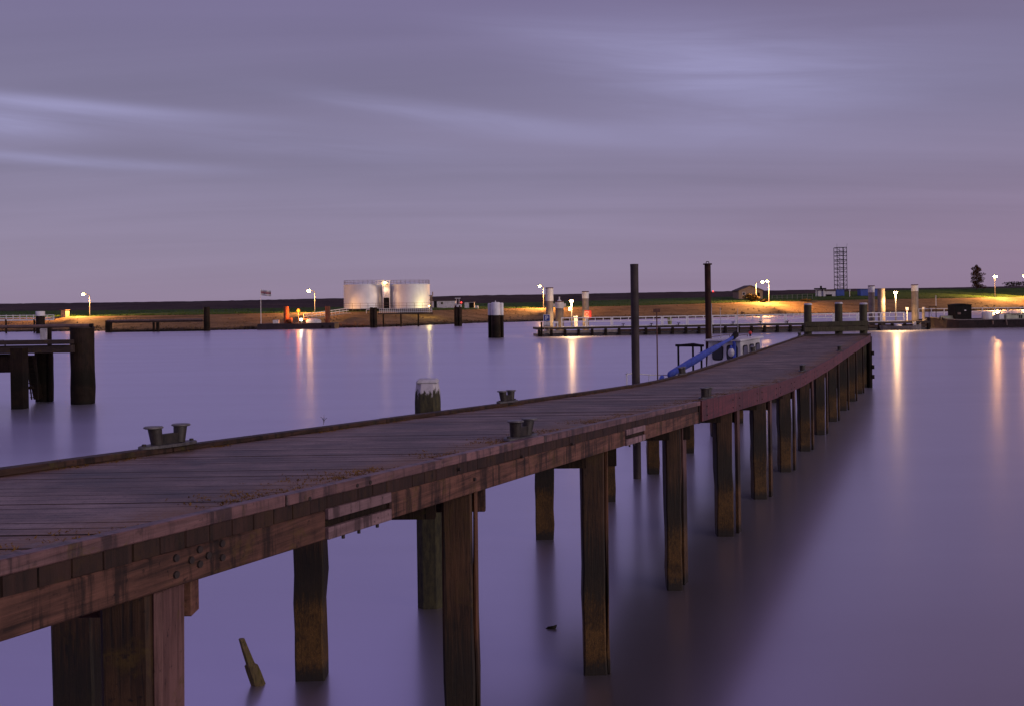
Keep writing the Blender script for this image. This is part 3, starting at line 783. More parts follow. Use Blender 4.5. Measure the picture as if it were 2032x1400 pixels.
o = M().cyl((whx1 - .35, -.55, zt + .05), (whx1 - .35, -.55, zt + .16), .05, n=8).build('navigation_light', m_black, boat, local=True)
M().sphere((whx1 - .35, -.55, zt + .24), .10).build('lens', m_redbox, o, local=True)
for x, y, h in ((7.9, -.4, 1.6), (6.0, .5, 1.9), (7.0, .3, 1.7)): M().cyl((x, y, zt), (x, y, zt + h), .022, .012, 6).build('antenna', m_dirtywhite, boat, local=True)
# gallows frame at the stern
for x, y in ((.5, .62), (.5, -.50), (1.9, .32)): M().cyl((x, y, .8), (x, y, 2.40), .050, n=8).build('frame_post', m_black, boat, local=True)
for a, b in (((.5, .75, 2.44), (.5, -.62, 2.44)), ((.5, .62, 2.43), (2.0, .32, 2.43)), ((2.0, .34, 2.43), (.5, -.5, 2.43))): M().bar(a, b, .09, .11).build('frame_bar', m_black, boat, local=True)
# boom under its blue cover
R_ = Matrix.Rotation(-boat.rotation_euler.z, 3, 'Z')
ba = R_ @ (D(1328, 742, 39.5) - bc); bb = R_ @ (D(1456, 668, 50.5) - bc)
mm = M(); N_ = 14; P_ = []
for j in range(N_ + 1):
    q = j / N_; c_ = ba.lerp(bb, q); rad = .075 + .075 * math.sin(PI * min(1, q * 1.15 + .10)) ** .8
    for k in range(10):
        an = 2 * PI * k / 10; rr = rad * (1 + random.uniform(-.09, .09))
        P_.append(c_ + Vector((0, math.cos(an) * rr * .8, math.sin(an) * rr * 1.15 - .02)))
f = [tuple(range(10))[::-1], tuple(range(10 * N_, 10 * N_ + 10))] + [(10 * j + k, 10 * j + (k + 1) % 10, 10 * j + 10 + (k + 1) % 10, 10 * j + 10 + k) for j in range(N_) for k in range(10)]
mm.add(P_, f, True).build('sail_cover', m_cover, boat, local=True)
M().cyl(bb - Vector((.25, 0, .06)), bb + Vector((.45, 0, .10)), .12, .16, 8).build('boom_fitting', m_black, boat, local=True)
M().cyl((bb.x + .1, bb.y, .8), (bb.x + .1, bb.y, bb.z), .09, n=8).build('mast', m_cover, boat, local=True)
for s_ in (-1, 1):
    M().tube([(x, s_ * y, z) for x, y, z in ((-8.0, .06, 1.75), (-7.0, .5, 1.62), (-5.5, 1.02, 1.50), (-3.5, 1.3, 1.40))], .022, 6).build('bow_rail', m_rail, boat, local=True)
    for x, y, z in ((-7.0, .48, 1.62), (-5.5, 1.0, 1.50), (-3.5, 1.28, 1.40)): M().cyl((x, s_ * y, z - .55), (x, s_ * y, z), .018, n=5).build('rail_post', m_rail, boat, local=True)
    M().tube([(whx0 + .2, s_ * .5, zt + .05), (whx0 + .2, s_ * .5, zt + .16), (whx1 - .8, s_ * .5, zt + .16), (whx1 - .8, s_ * .5, zt + .05)], .02, 6).build('roof_rail', m_steel, boat, local=True)
fe = R_ @ (D(1451, 699, 47.5) - bc)
o = M().sphere(fe, .16, sz=1.3).build('fender', m_white, boat, local=True, label='round white fender with a blue end')
M().cyl(fe + Vector((0, 0, .19)), fe + Vector((0, 0, .34)), .07, .04, 8).build('fender_end', m_cover, o, local=True)
M().tube([ba + Vector((-.3, .2, -.1)), ba + Vector((-.9, .1, -.25))], .09, 8).build('sail_end', m_cover, boat, local=True)
# ------------------------------------------------------------------ left jetty head
LJ = thing('jetty_head', (-22.5, 47.5, 0), 'dark timber jetty head on thick round piles at the left picture edge', 'jetty')
def pt(px, py, Y=47.5): return D(px, py, Y)
def vpile(name, px, wpx, Y, top, mat, round_=True, par=LJ, n=14):
    b = D(px, top, Y); r = wpx * Y / FPX / 2
    mm = M()
    if round_: mm.lathe((b.x, Y, 0), [(r * .99, -1.5), (r, 0), (r * 1.02, .8), (r, 1.6), (r * .99, (b.z + 1.6) / 2), (r * .98, b.z)], n, jit=.03)
    else: mm.box((b.x, Y, (b.z - 1.5) / 2), (2 * r, 2 * r, b.z + 1.5), jit=.01)
    return mm.build(name, mat, par)
p1 = vpile('round_pile', 163, 45, 47.8, 651, m_dark); b = D(163, 651, 47.8)
M().cyl((b.x, 47.8, b.z), (b.x, 47.8, b.z + .06), .57, n=14).build('pile_cap', m_darkb, p1)
vpile('round_pile', 87, 34, 49.4, 690, m_dark)
vpile('round_pile', 98, 9, 49.0, 650, m_dark, n=8)
vpile('square_pile', 38, 24, 45.8, 690, m_dark, False)
def hbeam(name, x0, x1, ya, yb, Y, th, mat):
    a, b = D(x0, (ya + yb) / 2, Y), D(x1, (ya + yb) / 2, Y); h = (yb - ya) * Y / FPX
    return M().bar((a.x, Y, a.z), (b.x, Y, a.z), th, h).build(name, mat, LJ, bevel=.02)
hbeam('upper_beam', -260, 143, 679.5, 688, 46.9, .5, m_darkb)
hbeam('lower_beam', -260, 146, 690, 705, 47.0, .35, m_darkb)
hbeam('deep_beam', -260, 28, 706, 742, 47.4, .4, m_dark)
for i in range(11):                                     # deck boards behind the edge beam
    a = D(-260 + 30 * i, 680, 47.4); M().box((a.x, 49.2, a.z - .04), (.68, 3.4, .07), jit=.004).build('deck_board', m_darkb, LJ)
a, b = D(-260, 647, 47.6), D(180, 647, 47.6)
M().cyl((a.x, 47.6, b.z + .02), (b.x, 47.6, b.z + .02), .085, n=10).build('fender_pipe', m_steel, LJ)
M().cyl((b.x - .05, 47.6, b.z + .02), (b.x + .10, 47.6, b.z + .02), .10, n=10).build('pipe_end', m_black, LJ)
a, b = D(-260, 676, 48.4), D(80, 676, 48.4)
M().bar((a.x, 48.4, b.z), (b.x, 48.4, b.z), .10, .09).build('pale_rail', m_dirtywhite, LJ)
for px in (-200, -120, -60, 10): 
    a = D(px, 676, 48.4); M().cyl((a.x, 48.4, a.z - .25), (a.x, 48.4, a.z), .03, n=6).build('rail_foot', m_dark, LJ)
a, b = D(87, 677, 48.6), D(87, 652, 48.6)
nb = M().box((a.x, 48.6, (a.z + b.z) / 2), (.30, .10, b.z - a.z), jit=.01).build('notice_board', m_dirtywhite, LJ)
# ladder and diagonal brace
for px0, px1 in ((52, 51), (70, 64)):
    a, b = D(px0, 700, 47.6), D(px1 + 12, 792, 47.8)
    M().bar(a, b, .05, .05).build('ladder_rail', m_dark, LJ)
for k in range(9):
    y = 712 + k * 9.5; a, b = D(52 + k * .9, y, 47.75), D(70 + k * .2, y, 47.75)
    M().cyl(a, (b.x, b.y, a.z), .018, n=6).build('rung', m_dark, LJ)
M().bar(D(60, 706, 48.2), D(76, 790, 48.8), .35, .25).build('brace', m_dark, LJ)
M().bar(D(54, 769, 47.8), D(66, 768, 47.8), .1, .14).build('brace', m_dark, LJ)

# ------------------------------------------------------------------ low landing stage, left middle
LS = thing('landing_stage', G(312, 657), 'low dark landing stage with a pipe rail along the left far bank', 'landing stage')
Yl = 188.0
for px, wpx, top in ((215.5, 10, 636), (305, 3.5, 640), (313, 5, 640)): vpile('pile', px, wpx, Yl, top, m_dark, False, LS)
a, b = D(213, 637, Yl), D(403, 637, Yl)
M().cyl((a.x, Yl - .3, a.z), (b.x, Yl - .3, a.z), .20, n=8).build('pipe', m_steel, LS)
M().bar((a.x, Yl + .6, a.z - .3), (b.x, Yl + .6, a.z - .3), 1.6, .25).build('deck_slab', m_darkb, LS)
a, b = D(213, 654.5, Yl), D(415, 654.5, Yl); M().bar((a.x, Yl + .6, .12), (b.x, Yl + .6, .12), .6, .3).build('waling', m_dark, LS)
for k in range(28):
    q = D(222 + k * 6.6, 632, Yl + 2); M().cyl((q.x, Yl + 1.2, a.z + 1.6), (q.x, Yl + 1.2, q.z), .05, n=5).build('baluster', m_rust, LS)
q = D(222, 629, Yl); q2 = D(403, 629, Yl); M().bar((q.x, Yl + 1.2, q.z - .2), (q2.x, Yl + 1.2, q.z - .2), .07, .07).build('hand_rail', m_rust, LS)
sp2 = D(410, 609, Yl); M().lathe((sp2.x, Yl, 0), [(.6, -1.4), (.6, 2), (.57, sp2.z)], 10, jit=.04).build('tall_pile', m_dark, label='tall thick dark pile at the right end of the low landing stage', cat='pile')
# ------------------------------------------------------------------ far left white gangway and pile
FL = thing('gangway', G(40, 660), 'pale railed gangway at the far left under the first street lamp', 'gangway')
Yg = 192.0
for y in (625.2, 629.5, 634): 
    a, b = D(-180, y, Yg), D(107, y, Yg); M().bar((a.x, Yg, b.z), (b.x, Yg, b.z), .12, .13 if y < 630 else .3).build('rail', m_rail, FL)
for k in range(20):
    px = 107 - k * 13.5; a, b = D(px, 634, Yg), D(px, 625, Yg); M().cyl((a.x, Yg, b.z - .9), (a.x, Yg, b.z), .06, n=6).build('stanchion', m_rail, FL)
for px in (12, -60, 68): a = D(px, 634, Yg); M().cyl((a.x, Yg, -1), (a.x, Yg, a.z), .18, n=8).build('support', m_dark, FL)
wp = thing('white_topped_pile', G(80, 661), 'thick dark pile with a white band on top, standing at the far left gangway', 'pile')
a, b = D(80, 627, 188), D(80, 618, 188)
M().lathe((a.x, 188, 0), [(.8, -1.4), (.8, a.z)], 12).build('shaft', m_dark, wp)
M().lathe((a.x, 188, 0), [(.83, a.z), (.83, b.z), (.7, b.z + .02)], 12).build('white_band', m_white, wp)

# ------------------------------------------------------------------ street lamps on the far bank
LG = 'sodium street lamps along the far bank'
def lamp_light(name, parent, pos_, energy, color, radius=.15, spot=None):
    ld = bpy.data.lights.new(name, 'SPOT' if spot else 'POINT'); ld.energy = energy; ld.color = color; ld.shadow_soft_size = radius
    if spot: ld.spot_size = math.radians(spot); ld.spot_blend = .5
    lo = bpy.data.objects.new(name, ld); C.objects.link(lo); lo.parent = parent; lo.location = Vector(pos_) - Vector(root_of(parent).location)
    return lo
def street_lamp(px, py_base, lx, ly, label, mat=None, rad=.34, power=21000, group=LG, base=None, rp=.085):
    g = base or ground(px, py_base); Y = g.y
    head = D(lx, ly, Y); top = Vector((g.x, Y, head.z - .25))
    o = thing('street_lamp', g, label, 'street lamp', group)
    M().cyl(g - Vector((0, 0, .3)), top, rp * 1.35, rp, 8).build('post', m_post, o)
    h = Vector((head.x, Y - .3, head.z))
    if (h - top).length > .4: M().tube([top, top.lerp(h, .5) + Vector((0, 0, .12)), h + Vector((0, 0, .22))], .06, 6).build('arm', m_post, o)
    hd_ = M().lathe(h, [(.10, .42), (.30, .30), (.42, .16)][::-1], 10).build('lantern', m_post, o)
    M().lathe(h, [(.04, -.34), (rad * .7, -.26), (rad, -.04), (rad * .9, .12), (.05, .155)], 12).build('lens', mat or m_sod, hd_)
    for tilt in (-50, 50):                  # the reflector throws its light to both sides
        lo = lamp_light('street_lamp_light', o, h + Vector((0, -.65, -.5)), power, (1, .46, .13), .2, 118)
        lo.rotation_euler = (math.radians(-14), math.radians(tilt), 0)
    return o
street_lamp(178.5, 627, 166, 584, 'lit street lamp with its arm to the left, at the far left bank')
street_lamp(625, 619.5, 613, 577, 'lit street lamp left of the white tanks', power=8000)
street_lamp(1079, 611, 1071, 568, 'lit street lamp just left of the tall white-topped pile', rad=.28)
street_lamp(1526, 600, 1522, 558, 'lit street lamp right of the brick shed, the taller of the pair', rad=.38, power=26000)
street_lamp(1500.5, 599, 1512.5, 559.5, 'lit street lamp with its arm to the right, standing before the brick shed', rad=.38, power=26000)
street_lamp(1974.5, 590, 1974.5, 548.5, 'lit street lamp right of the lone tree', rad=.62, power=36000, mat=m_sod_big)
street_lamp(2036, 588, 2031, 548, 'lit street lamp cut off by the right picture edge', rad=.35, power=26000)

# ------------------------------------------------------------------ fuel tanks
def tank(px0, px1, ytop, ybase, Y, label):
    a, b = D(px0, ybase, Y), D(px1, ybase, Y); r = (b.x - a.x) / 2; cx_ = (a.x + b.x) / 2; z0 = D((px0 + px1) / 2, ybase, Y - r).z; z1 = D((px0 + px1) / 2, ytop, Y - r).z
    o = thing('fuel_tank', (cx_, Y, z0), label, 'storage tank', 'white fuel tanks on the far bank')
    M().lathe((cx_, Y, 0), [(r, z0), (r, z1)], 48).build('shell', m_tank, o)
    M().lathe((cx_, Y, 0), [(r + .07, z1 - .12), (r + .07, z1 + .03), (r * .6, z1 + .32), (r * .05, z1 + .52)], 48).build('roof', m_tank, o)
    M().lathe((cx_, Y, 0), [(r + .25, z0 - .6), (r + .25, z0 - .0)], 40).build('plinth', m_black, o)
    for k in range(1, 4):
        zz = z0 + (z1 - z0) * k / 4; M().lathe((cx_, Y, 0), [(r + .012, zz - .03), (r + .02, zz), (r + .012, zz + .03)], 48).build('weld_band', m_tank, o)
    mm = M(); n = 26
    for k in range(n):
        q = 2 * PI * k / n; x, y = cx_ + (r - .1) * math.cos(q), Y + (r - .1) * math.sin(q)
        q2 = 2 * PI * (k + 1) / n; x2, y2 = cx_ + (r - .1) * math.cos(q2), Y + (r - .1) * math.sin(q2)
        mm.cyl((x, y, z1), (x, y, z1 + .95), .030, n=5)
        for h in (.5, .95): mm.cyl((x, y, z1 + h), (x2, y2, z1 + h), .025, n=5)
    mm.build('railing', m_steel, o)
    return o, cx_, r, z0, z1
YT = 228.0
t1, c1_, rr1, z01, z11 = tank(683, 760.5, 564.5, 613, YT, 'left one of the two white cylindrical fuel tanks')
t2, c2_, rr2, z02, z12 = tank(774.5, 853.5, 564, 612, YT, 'right one of the two white cylindrical fuel tanks, lit yellow at its right foot')
# stair tower and gantry between the tanks
ST = thing('stair_tower', D(768, 612, YT - 4), 'pale stair tower with a dark door and lamp between the two fuel tanks', 'stair tower')
a, b = D(762.5, 612, YT - 3.8), D(772.5, 564, YT - 3.8)
M().hexa([(x, y, z) for z in (a.z, b.z) for x, y in ((a.x, YT - 3.8), (b.x, YT - 3.8), (b.x, YT - 2.2), (a.x, YT - 2.2))]).build('tower_panel', m_dirtywhite, ST)
a, b = D(762.2, 612, YT - 3.9), D(772.8, 591, YT - 3.9)
M().hexa([(x, y, z) for z in (a.z, b.z) for x, y in ((a.x, YT - 3.9), (b.x, YT - 3.9), (b.x, YT - 3.81), (a.x, YT - 3.81))]).build('door', m_black, ST)
for px in (760.5, 773.5):
    a, b = D(px, 612, YT - 4.1), D(px, 559, YT - 4.1); M().bar(a, (a.x, a.y, b.z), .14, .14).build('column', m_white, ST)
for y in (557.5, 560.5, 563.5):
    a, b = D(744, y, YT - 4.1), D(774, y, YT - 4.1); M().bar((a.x, YT - 4.1, b.z), (b.x, YT - 4.1, b.z), .12, .12).build('gantry_rail', m_rail, ST)
h = D(763.5, 562, YT - 4.6)
o = M().box(h + Vector((0, .1, .42)), (.5, .4, .2)).build('lamp_head', m_post, ST)
M().sphere(h, .22, sz=.8).build('lens', m_sod2, o)
lamp_light('gantry_lamp_light', ST, h + Vector((0, -.1, -.5)), 300, (1, .66, .40), .15, 130)
# yellow flood at the right tank's foot with pipes on its side
a = D(851.5, 607, YT - 4.6)
fl = thing('flood_light', a, 'yellow flood light at the right foot of the right fuel tank', 'flood light')
M().cyl(a - Vector((0, 0, 1.6)), a - Vector((0, 0, .1)), .06, n=6).build('post', m_post, fl)
M().box(a + Vector((.0, .0, .2)), (.4, .3, .12)).build('housing', m_black, fl)
M().sphere(a, .18).build('lens', m_yel, fl)
lamp_light('flood_lamp_light', fl, a + Vector((.1, -.6, .1)), 420, (1, .78, .25), .35)
pp = thing('vent_pipe', D(855, 600, YT - 1), 'dark bent vent pipes on the right side of the right fuel tank', 'pipes')
x0 = D(854.5, 600, YT - .5)
for dz1, dx1 in ((0, .25), (.9, .5)):
    M().tube([Vector((x0.x - .3, YT - .5, x0.z + dz1 + .6)), Vector((x0.x + dx1, YT - .5, x0.z + dz1 + .6)), Vector((x0.x + dx1, YT - .5, x0.z + dz1 + 1.5))], .12, 8).build('pipe', m_steel, pp)
M().tube([Vector((x0.x + .25, YT - .5, D(854, 611, YT).z)), Vector((x0.x + .25, YT - .5, x0.z + .7))], .10, 8).build('pipe', m_steel, pp)
# low fence in front of tanks
fn = thing('tank_fence', D(768, 612, YT - 9), 'thin dark rail fence in front of the fuel tanks', 'fence')
for k in range(12):
    px = 684 + k * 15.4; a, b = D(px, 613 - k * .1, YT - 6), D(px, 602.5 - k * .12, YT - 6)
    M().cyl((a.x, YT - 6, a.z - .5), (a.x, YT - 6, b.z), .035, n=5).build('post', m_steel, fn)
for dy_ in (602.5, 607.5):
    a, b = D(684, dy_, YT - 6), D(853, dy_ - 1.3, YT - 6); M().bar(a, b, .05, .05).build('rail', m_steel, fn)

# ------------------------------------------------------------------ sheds right of the tanks
def shed(name, px0, px1, yb, ye, yr, Y, depth, label, cat, wall, roof, gable=False, wins=(), doors=(), group=None):
    a, b = D(px0, yb, Y), D(px1, yb, Y); ze = D((px0 + px1) / 2, ye, Y).z; zr = D((px0 + px1) / 2, yr, Y).z; z0 = min(a.z, b.z)
    o = thing(name, ((a.x + b.x) / 2, Y, z0), label, cat, group)
    wl_ = M().hexa([(x, y, z) for z in (z0 - .6, ze) for x, y in ((a.x, Y), (b.x, Y), (b.x, Y + depth), (a.x, Y + depth))]).build('wall', wall, o)
    if gable:
        xm = (a.x + b.x) / 2
        M().prism([(a.x, Y + .002, ze), (b.x, Y + .002, ze), (xm, Y + .002, zr)], (0, depth - .004, 0)).build('gable', wall, o)
        for s in (a.x, b.x):
            e = s + (.3 if s == b.x else -.3); ez = ze - .3 * (zr - ze) / abs(xm - s)
            M().prism([(e, Y - .3, ez + .02), (xm, Y - .3, zr + .02), (xm, Y - .3, zr + .2), (e, Y - .3, ez + .2)], (0, depth + .6, 0)).build('roof', roof, o)
    else:
        M().hexa([(x, y, z) for z in (ze + .003, max(zr, ze + .12)) for x, y in ((a.x - .15, Y - .15), (b.x + .15, Y - .15), (b.x + .15, Y + depth + .15), (a.x - .15, Y + depth + .15))]).build('roof', roof, o)
    for (x0, y0, x1, y1) in wins:
        p0, p1 = D(x0, y0, Y), D(x1, y1, Y); cx_, cz = (p0.x + p1.x) / 2, (p0.z + p1.z) / 2
        wn = M().box((cx_, Y - .02, cz), (p1.x - p0.x, .06, abs(p1.z - p0.z))).build('window', m_white, wl_)
        M().box((cx_, Y - .055, cz), ((p1.x - p0.x) * .8, .02, abs(p1.z - p0.z) * .8)).build('window', m_glass, wl_, label='dark window pane')
    for (x0, y0, x1, y1) in doors:
        p0, p1 = D(x0, y0, Y), D(x1, y1, Y)
        M().box(((p0.x + p1.x) / 2, Y - .02, (p0.z + p1.z) / 2), (p1.x - p0.x, .07, abs(p1.z - p0.z))).build('door', m_black, o)
    return o
YS = 252.0
shed('site_cabin', 855, 904, 612, 597.5, 596, YS, 5, 'long low white cabin with one dark window right of the fuel tanks', 'cabin', m_dirtywhite, m_roof, wins=((874, 599, 880, 604.5),), doors=((861, 598, 867, 613),))
shed('storage_shed', 922, 941, 611, 600, 599, YS + 1, 4, 'small white storage shed right of the long low cabin', 'shed', m_dirtywhite, m_roof, doors=((931, 601, 941, 611),))
shed('roadside_hut', 121, 130, 632, 616, 614.5, 224, 2, 'tiny hut lit by the first street lamp at the far left', 'hut', m_shed, m_roof)
for k, px in enumerate((944, 948)):
    a = D(px, 610.5, YS); M().cyl(a - Vector((0, 0, .4)), a + Vector((0, 0, .5)), .17, n=8).build('white_marker', m_white, label=('left' if k == 0 else 'right') + ' one of two short white markers beside the small storage shed', cat='marker', group='short white markers by the storage shed')
# brick shed with gable
shed('brick_shed', 1466, 1513.5, 595, 576.8, 567.5, 300, 8, 'brick shed with a low gabled roof behind the pair of lit street lamps', 'shed', m_shed, m_roof, True, wins=((1473, 580, 1479, 586),), doors=((1503, 581, 1508, 594),))

# tank side walkway over the bank
WK = thing('walkway', G(805, 650), 'railed loading walkway on thin legs in front of the right fuel tank', 'walkway')
Yw = 199.0
for y in (613, 616.3, 619.5):
    a, b = D(753, y, Yw), D(857, y - 1.2, Yw); M().bar(a, b, .08, .08).build('rail', m_rail, WK)
for k in range(27):
    px = 753 + k * 4; a, b = D(px, 621.5 - k * .045, Yw), D(px, 613 - k * .045, Yw); M().cyl(a, (a.x, a.y, b.z), .035, n=5).build('baluster', m_rail, WK)
a, b = D(750, 623, Yw), D(859, 621.7, Yw); M().bar(a + Vector((0, .8, 0)), b + Vector((0, .8, 0)), 2.0, .22).build('deck', m_darkb, WK)
for px in (760.5, 795.5, 830): a = D(px, 622, Yw); M().cyl((a.x, Yw, -1), (a.x, Yw, a.z), .16, n=8).build('leg', m_dark, WK)
a, b = D(727, 615, Yw), D(734, 622, Yw)
M().tube([Vector((a.x, Yw, b.z)), Vector((a.x, Yw, a.z)), Vector((b.x, Yw, a.z)), Vector((b.x, Yw, b.z))], .05, 6).build('end_rail', m_rail, WK)

# dolphins
def dolphin(name, px, wpx, wl_y, top, Y, label, cap=None, n=5, mat=m_dark):
    b = D(px, top, Y); r = wpx * Y / FPX / 2; o = thing(name, (b.x, Y, 0), label, 'dolphin')
    for k in range(n):
        q = 2 * PI * k / n + .3; x, y = b.x + math.cos(q) * r * .62, Y + math.sin(q) * r * .62
        pl_ = M().lathe((x, y, 0), [(r * .40, -1.4), (r * .40, 1.2), (r * .38, b.z + random.uniform(-.12, .12))], 9, jit=.04).build('timber', mat, o)
    return o, b, r
dolphin('timber_dolphin', 740.5, 15, 650, 611, 195, 'dark timber pile cluster with an uneven top standing before the left fuel tank')
o, b, r = dolphin('beacon_dolphin', 908.5, 16, 647, 606, 197.5, 'dark pile cluster with a white top box and small red light')
a = D(908.5, 600, 197.5)
M().lathe((b.x, 197.5, 0), [(r * .95, b.z - .35), (r * .95, b.z + .15)], 10).build('white_band', m_dirtywhite, o)
for dx_ in (-.28, .28): M().cyl((b.x + dx_, 197.5, b.z), (b.x + dx_, 197.5, a.z + .75), .05, n=6).build('frame_post', m_white, o)
M().box((b.x, 197.5, a.z + .80), (1.1, .8, .13)).build('top_plate', m_white, o)
rl = D(915.5, 600.5, 197); q = M().cyl((rl.x - .35, 197, rl.z), (rl.x, 197, rl.z), .04, n=6).build('lamp_bracket', m_post, o); M().sphere(rl, .14).build('lens', m_red, q)
# white-topped three-pile dolphin
o = thing('white_topped_dolphin', G(983, 670), 'three-pile dark dolphin with white painted tops standing alone in mid harbour', 'dolphin')
Yd = 129.0
for px, wpx, top, y_off in ((972, 8, 602, .3), (995, 8, 601, .3), (983.5, 18, 600, -.5)):
    b = D(px, top, Yd + y_off); a = D(px, 625.5, Yd + y_off); r = wpx * Yd / FPX / 2
    pl_ = M().lathe((b.x, Yd + y_off, 0), [(r, -1.4), (r, a.z)], 14).build('pile', m_dark, o)
    M().lathe((b.x, Yd + y_off, 0), [(r * 1.02, a.z), (r * 1.02, b.z - .1), (r * .8, b.z)], 14).build('white_top', m_white, pl_)
b = D(983, 600, Yd); M().cyl((b.x, Yd, b.z - .05), (b.x, Yd, b.z + .22), .12, .04, 8).build('top_light', m_dirtywhite, o)
for s in (-1, 1): M().bar((b.x, Yd + .1, b.z - .35), (b.x + s * .8, Yd + .1, b.z - .35), .12, .16).build('brace', m_dirtywhite, o)

# ------------------------------------------------------------------ floating barge with the orange light
BG = thing('work_pontoon', G(587, 653), 'low black floating pontoon below the orange light on the left far bank', 'pontoon')
Yb = 191.0
a, b = D(510, 653, Yb), D(664, 652, Yb); zt = D(587, 643, Yb).z
M().hexa([(x, y, z) for z in (-.3, zt) for x, y in ((a.x, Yb), (b.x, Yb), (b.x, Yb + 5), (a.x, Yb + 5))]).build('hull', m_hull, BG, bevel=.05)
M().hexa([(x, y, z) for z in (zt, zt + .12) for x, y in ((a.x + .2, Yb + .1), (b.x - .1, Yb + .1), (b.x - .1, Yb + 4.9), (a.x + .2, Yb + 4.9))]).build('deck', m_darkb, BG)
for px in (640, 655): 
    q = D(px, 648, Yb - .1); M().cyl((q.x, Yb - .12, q.z), (q.x, Yb + .05, q.z), .22, n=12).build('tyre_fender', m_black, BG)
for px, lab in ((568, 'rusty orange-lit pile on the left part of the black pontoon'), (650, 'rusty dark pile on the right end of the black pontoon')):
    q = D(px, 608, Yb + 2.5); M().cyl((q.x, Yb + 2.5, -1.2), (q.x, Yb + 2.5, q.z), .50, n=14).build('rusty_pile', m_rust_o, label=lab, cat='pile')
q = D(592, 617, Yb + 1.5)
ol = thing('orange_lamp', (q.x, Yb + 1.5, zt), 'glaring orange lamp on a short post on the black pontoon', 'lamp')
M().cyl((q.x, Yb + 1.7, zt), (q.x, Yb + 1.7, q.z - .1), .05, n=6).build('post', m_post, ol)
oo = M().box((q.x, Yb + 1.7, q.z + .33), (.4, .5, .10)).build('hood', m_black, ol); M().sphere((q.x, Yb + 1.5, q.z), .30).build('lens', m_orange, oo)
lamp_light('orange_lamp_light', ol, (q.x, Yb + 1.0, q.z - .2), 230, (1, .24, .02), .2)
lo = lamp_light('orange_lamp_light', ol, (q.x, Yb + .9, q.z + .1), 3600, (1, .25, .03), .2, 150); lo.rotation_euler = (math.radians(78), 0, 0)
q = D(597.5, 634.5, Yb + 1.2)
wf = thing('white_flood', (q.x, Yb + 1.2, zt), 'whitish flood light low on the deck of the black pontoon', 'flood light')
M().box((q.x, Yb + 1.45, q.z), (.75, .3, .75)).build('housing', m_black, wf); M().sphere((q.x, Yb + 1.2, q.z), .26).build('lens', m_flood, wf)
lamp_light('flood_lamp_light', wf, (q.x, Yb + .7, q.z + .1), 130, (1, .72, .42), .2)
M().cyl((q.x, Yb + 1.4, zt), (q.x, Yb + 1.4, q.z - .3), .05, n=6).build('post', m_post, wf)
q = D(548, 640, Yb + 2); M().box((q.x, Yb + 2, zt + .12 + .35), (1.1, .9, .7), jit=.02).build('deck_box', m_dirtywhite, label='small pale box on the left end of the black pontoon', cat='box')
q = D(622, 638, Yb + 2)
cb = thing('tarp_bundle', (q.x, Yb + 2, zt + .12), 'pale low bundle under a tarp on the black pontoon', 'bundle')
M().lathe((q.x, Yb + 2, zt + .12), [(1.5, 0), (1.45, .5), (1.1, .75), (.5, .85)], 12, sy=.5, jit=.06).build('tarp', m_dirtywhite, cb)
q = D(577, 640, Yb + 2)
gr = thing('hose_reel', (q.x, Yb + 1.8, zt + .12), 'dark reel and hand rail near the orange-lit pile', 'reel')
M().cyl((q.x - .3, Yb + 1.8, zt + .7), (q.x + .3, Yb + 1.8, zt + .7), .5, n=14).build('drum', m_rust_o, gr)
M().bar((q.x, Yb + 1.8, zt + .1), (q.x, Yb + 1.8, zt + .7), .7, .1).build('stand', m_black, gr)
# gangway up the bank
GW = thing('sloping_gangway', G(660, 650), 'sloping gangway from the black pontoon up to the fuel tanks', 'gangway')
a, b = D(605, 633.5, Yb + 3), D(690, 621, Yb + 22)
M().bar(a, b, 1.3, .18).build('deck', m_conc, GW)
for dz_off in (.55, 1.0):
    for sx in (-.6, .6): M().bar(a + Vector((sx * .2, sx, dz_off)), b + Vector((sx * .2, sx, dz_off)), .07, .07).build('hand_rail', m_rail, GW)
for k in range(12):
    q = a.lerp(b, k / 11); M().cyl(q + Vector((-.12, -.6, 0)), q + Vector((-.12, -.6, 1.0)), .035, n=5).build('stanchion', m_rail, GW)
# flag on a pole
FP = thing('flagpole', D(518, 650, Yb + .4), 'white flagpole with a pale striped flag on the black pontoon', 'flagpole')
a, b = D(518, 642, Yb + .4), D(517.5, 574, Yb + .4)
M().cyl((a.x, Yb + .4, zt), (a.x, Yb + .4, b.z), .06, .04, 8).build('pole', m_rail, FP)
for j, (m_, z0, z1) in enumerate(((m_dirtywhite, -.1, -.45), (plain('faded_red_cloth', (.36, .16, .18), .9), -.45, -.85), (m_dirtywhite, -.85, -1.2))):
    v, f = [], []
    for k in range(9):
        x = k * .245; y = .10 * math.sin(k * 1.1); d = -.05 * k * .6
        v += [(a.x + .05 + x, Yb + .4 + y, b.z + z0 + d), (a.x + .05 + x, Yb + .4 + y, b.z + z1 + d)]
        v += [(a.x + .05 + x, Yb + .42 + y, b.z + z0 + d), (a.x + .05 + x, Yb + .42 + y, b.z + z1 + d)]
    for k in range(8): f += [(4 * k, 4 * k + 4, 4 * k + 5, 4 * k + 1), (4 * k + 2, 4 * k + 3, 4 * k + 7, 4 * k + 6), (4 * k, 4 * k + 2, 4 * k + 6, 4 * k + 4), (4 * k + 1, 4 * k + 5, 4 * k + 7, 4 * k + 3)]
    M().add(v, f, True).build('flag_stripe', m_, FP)

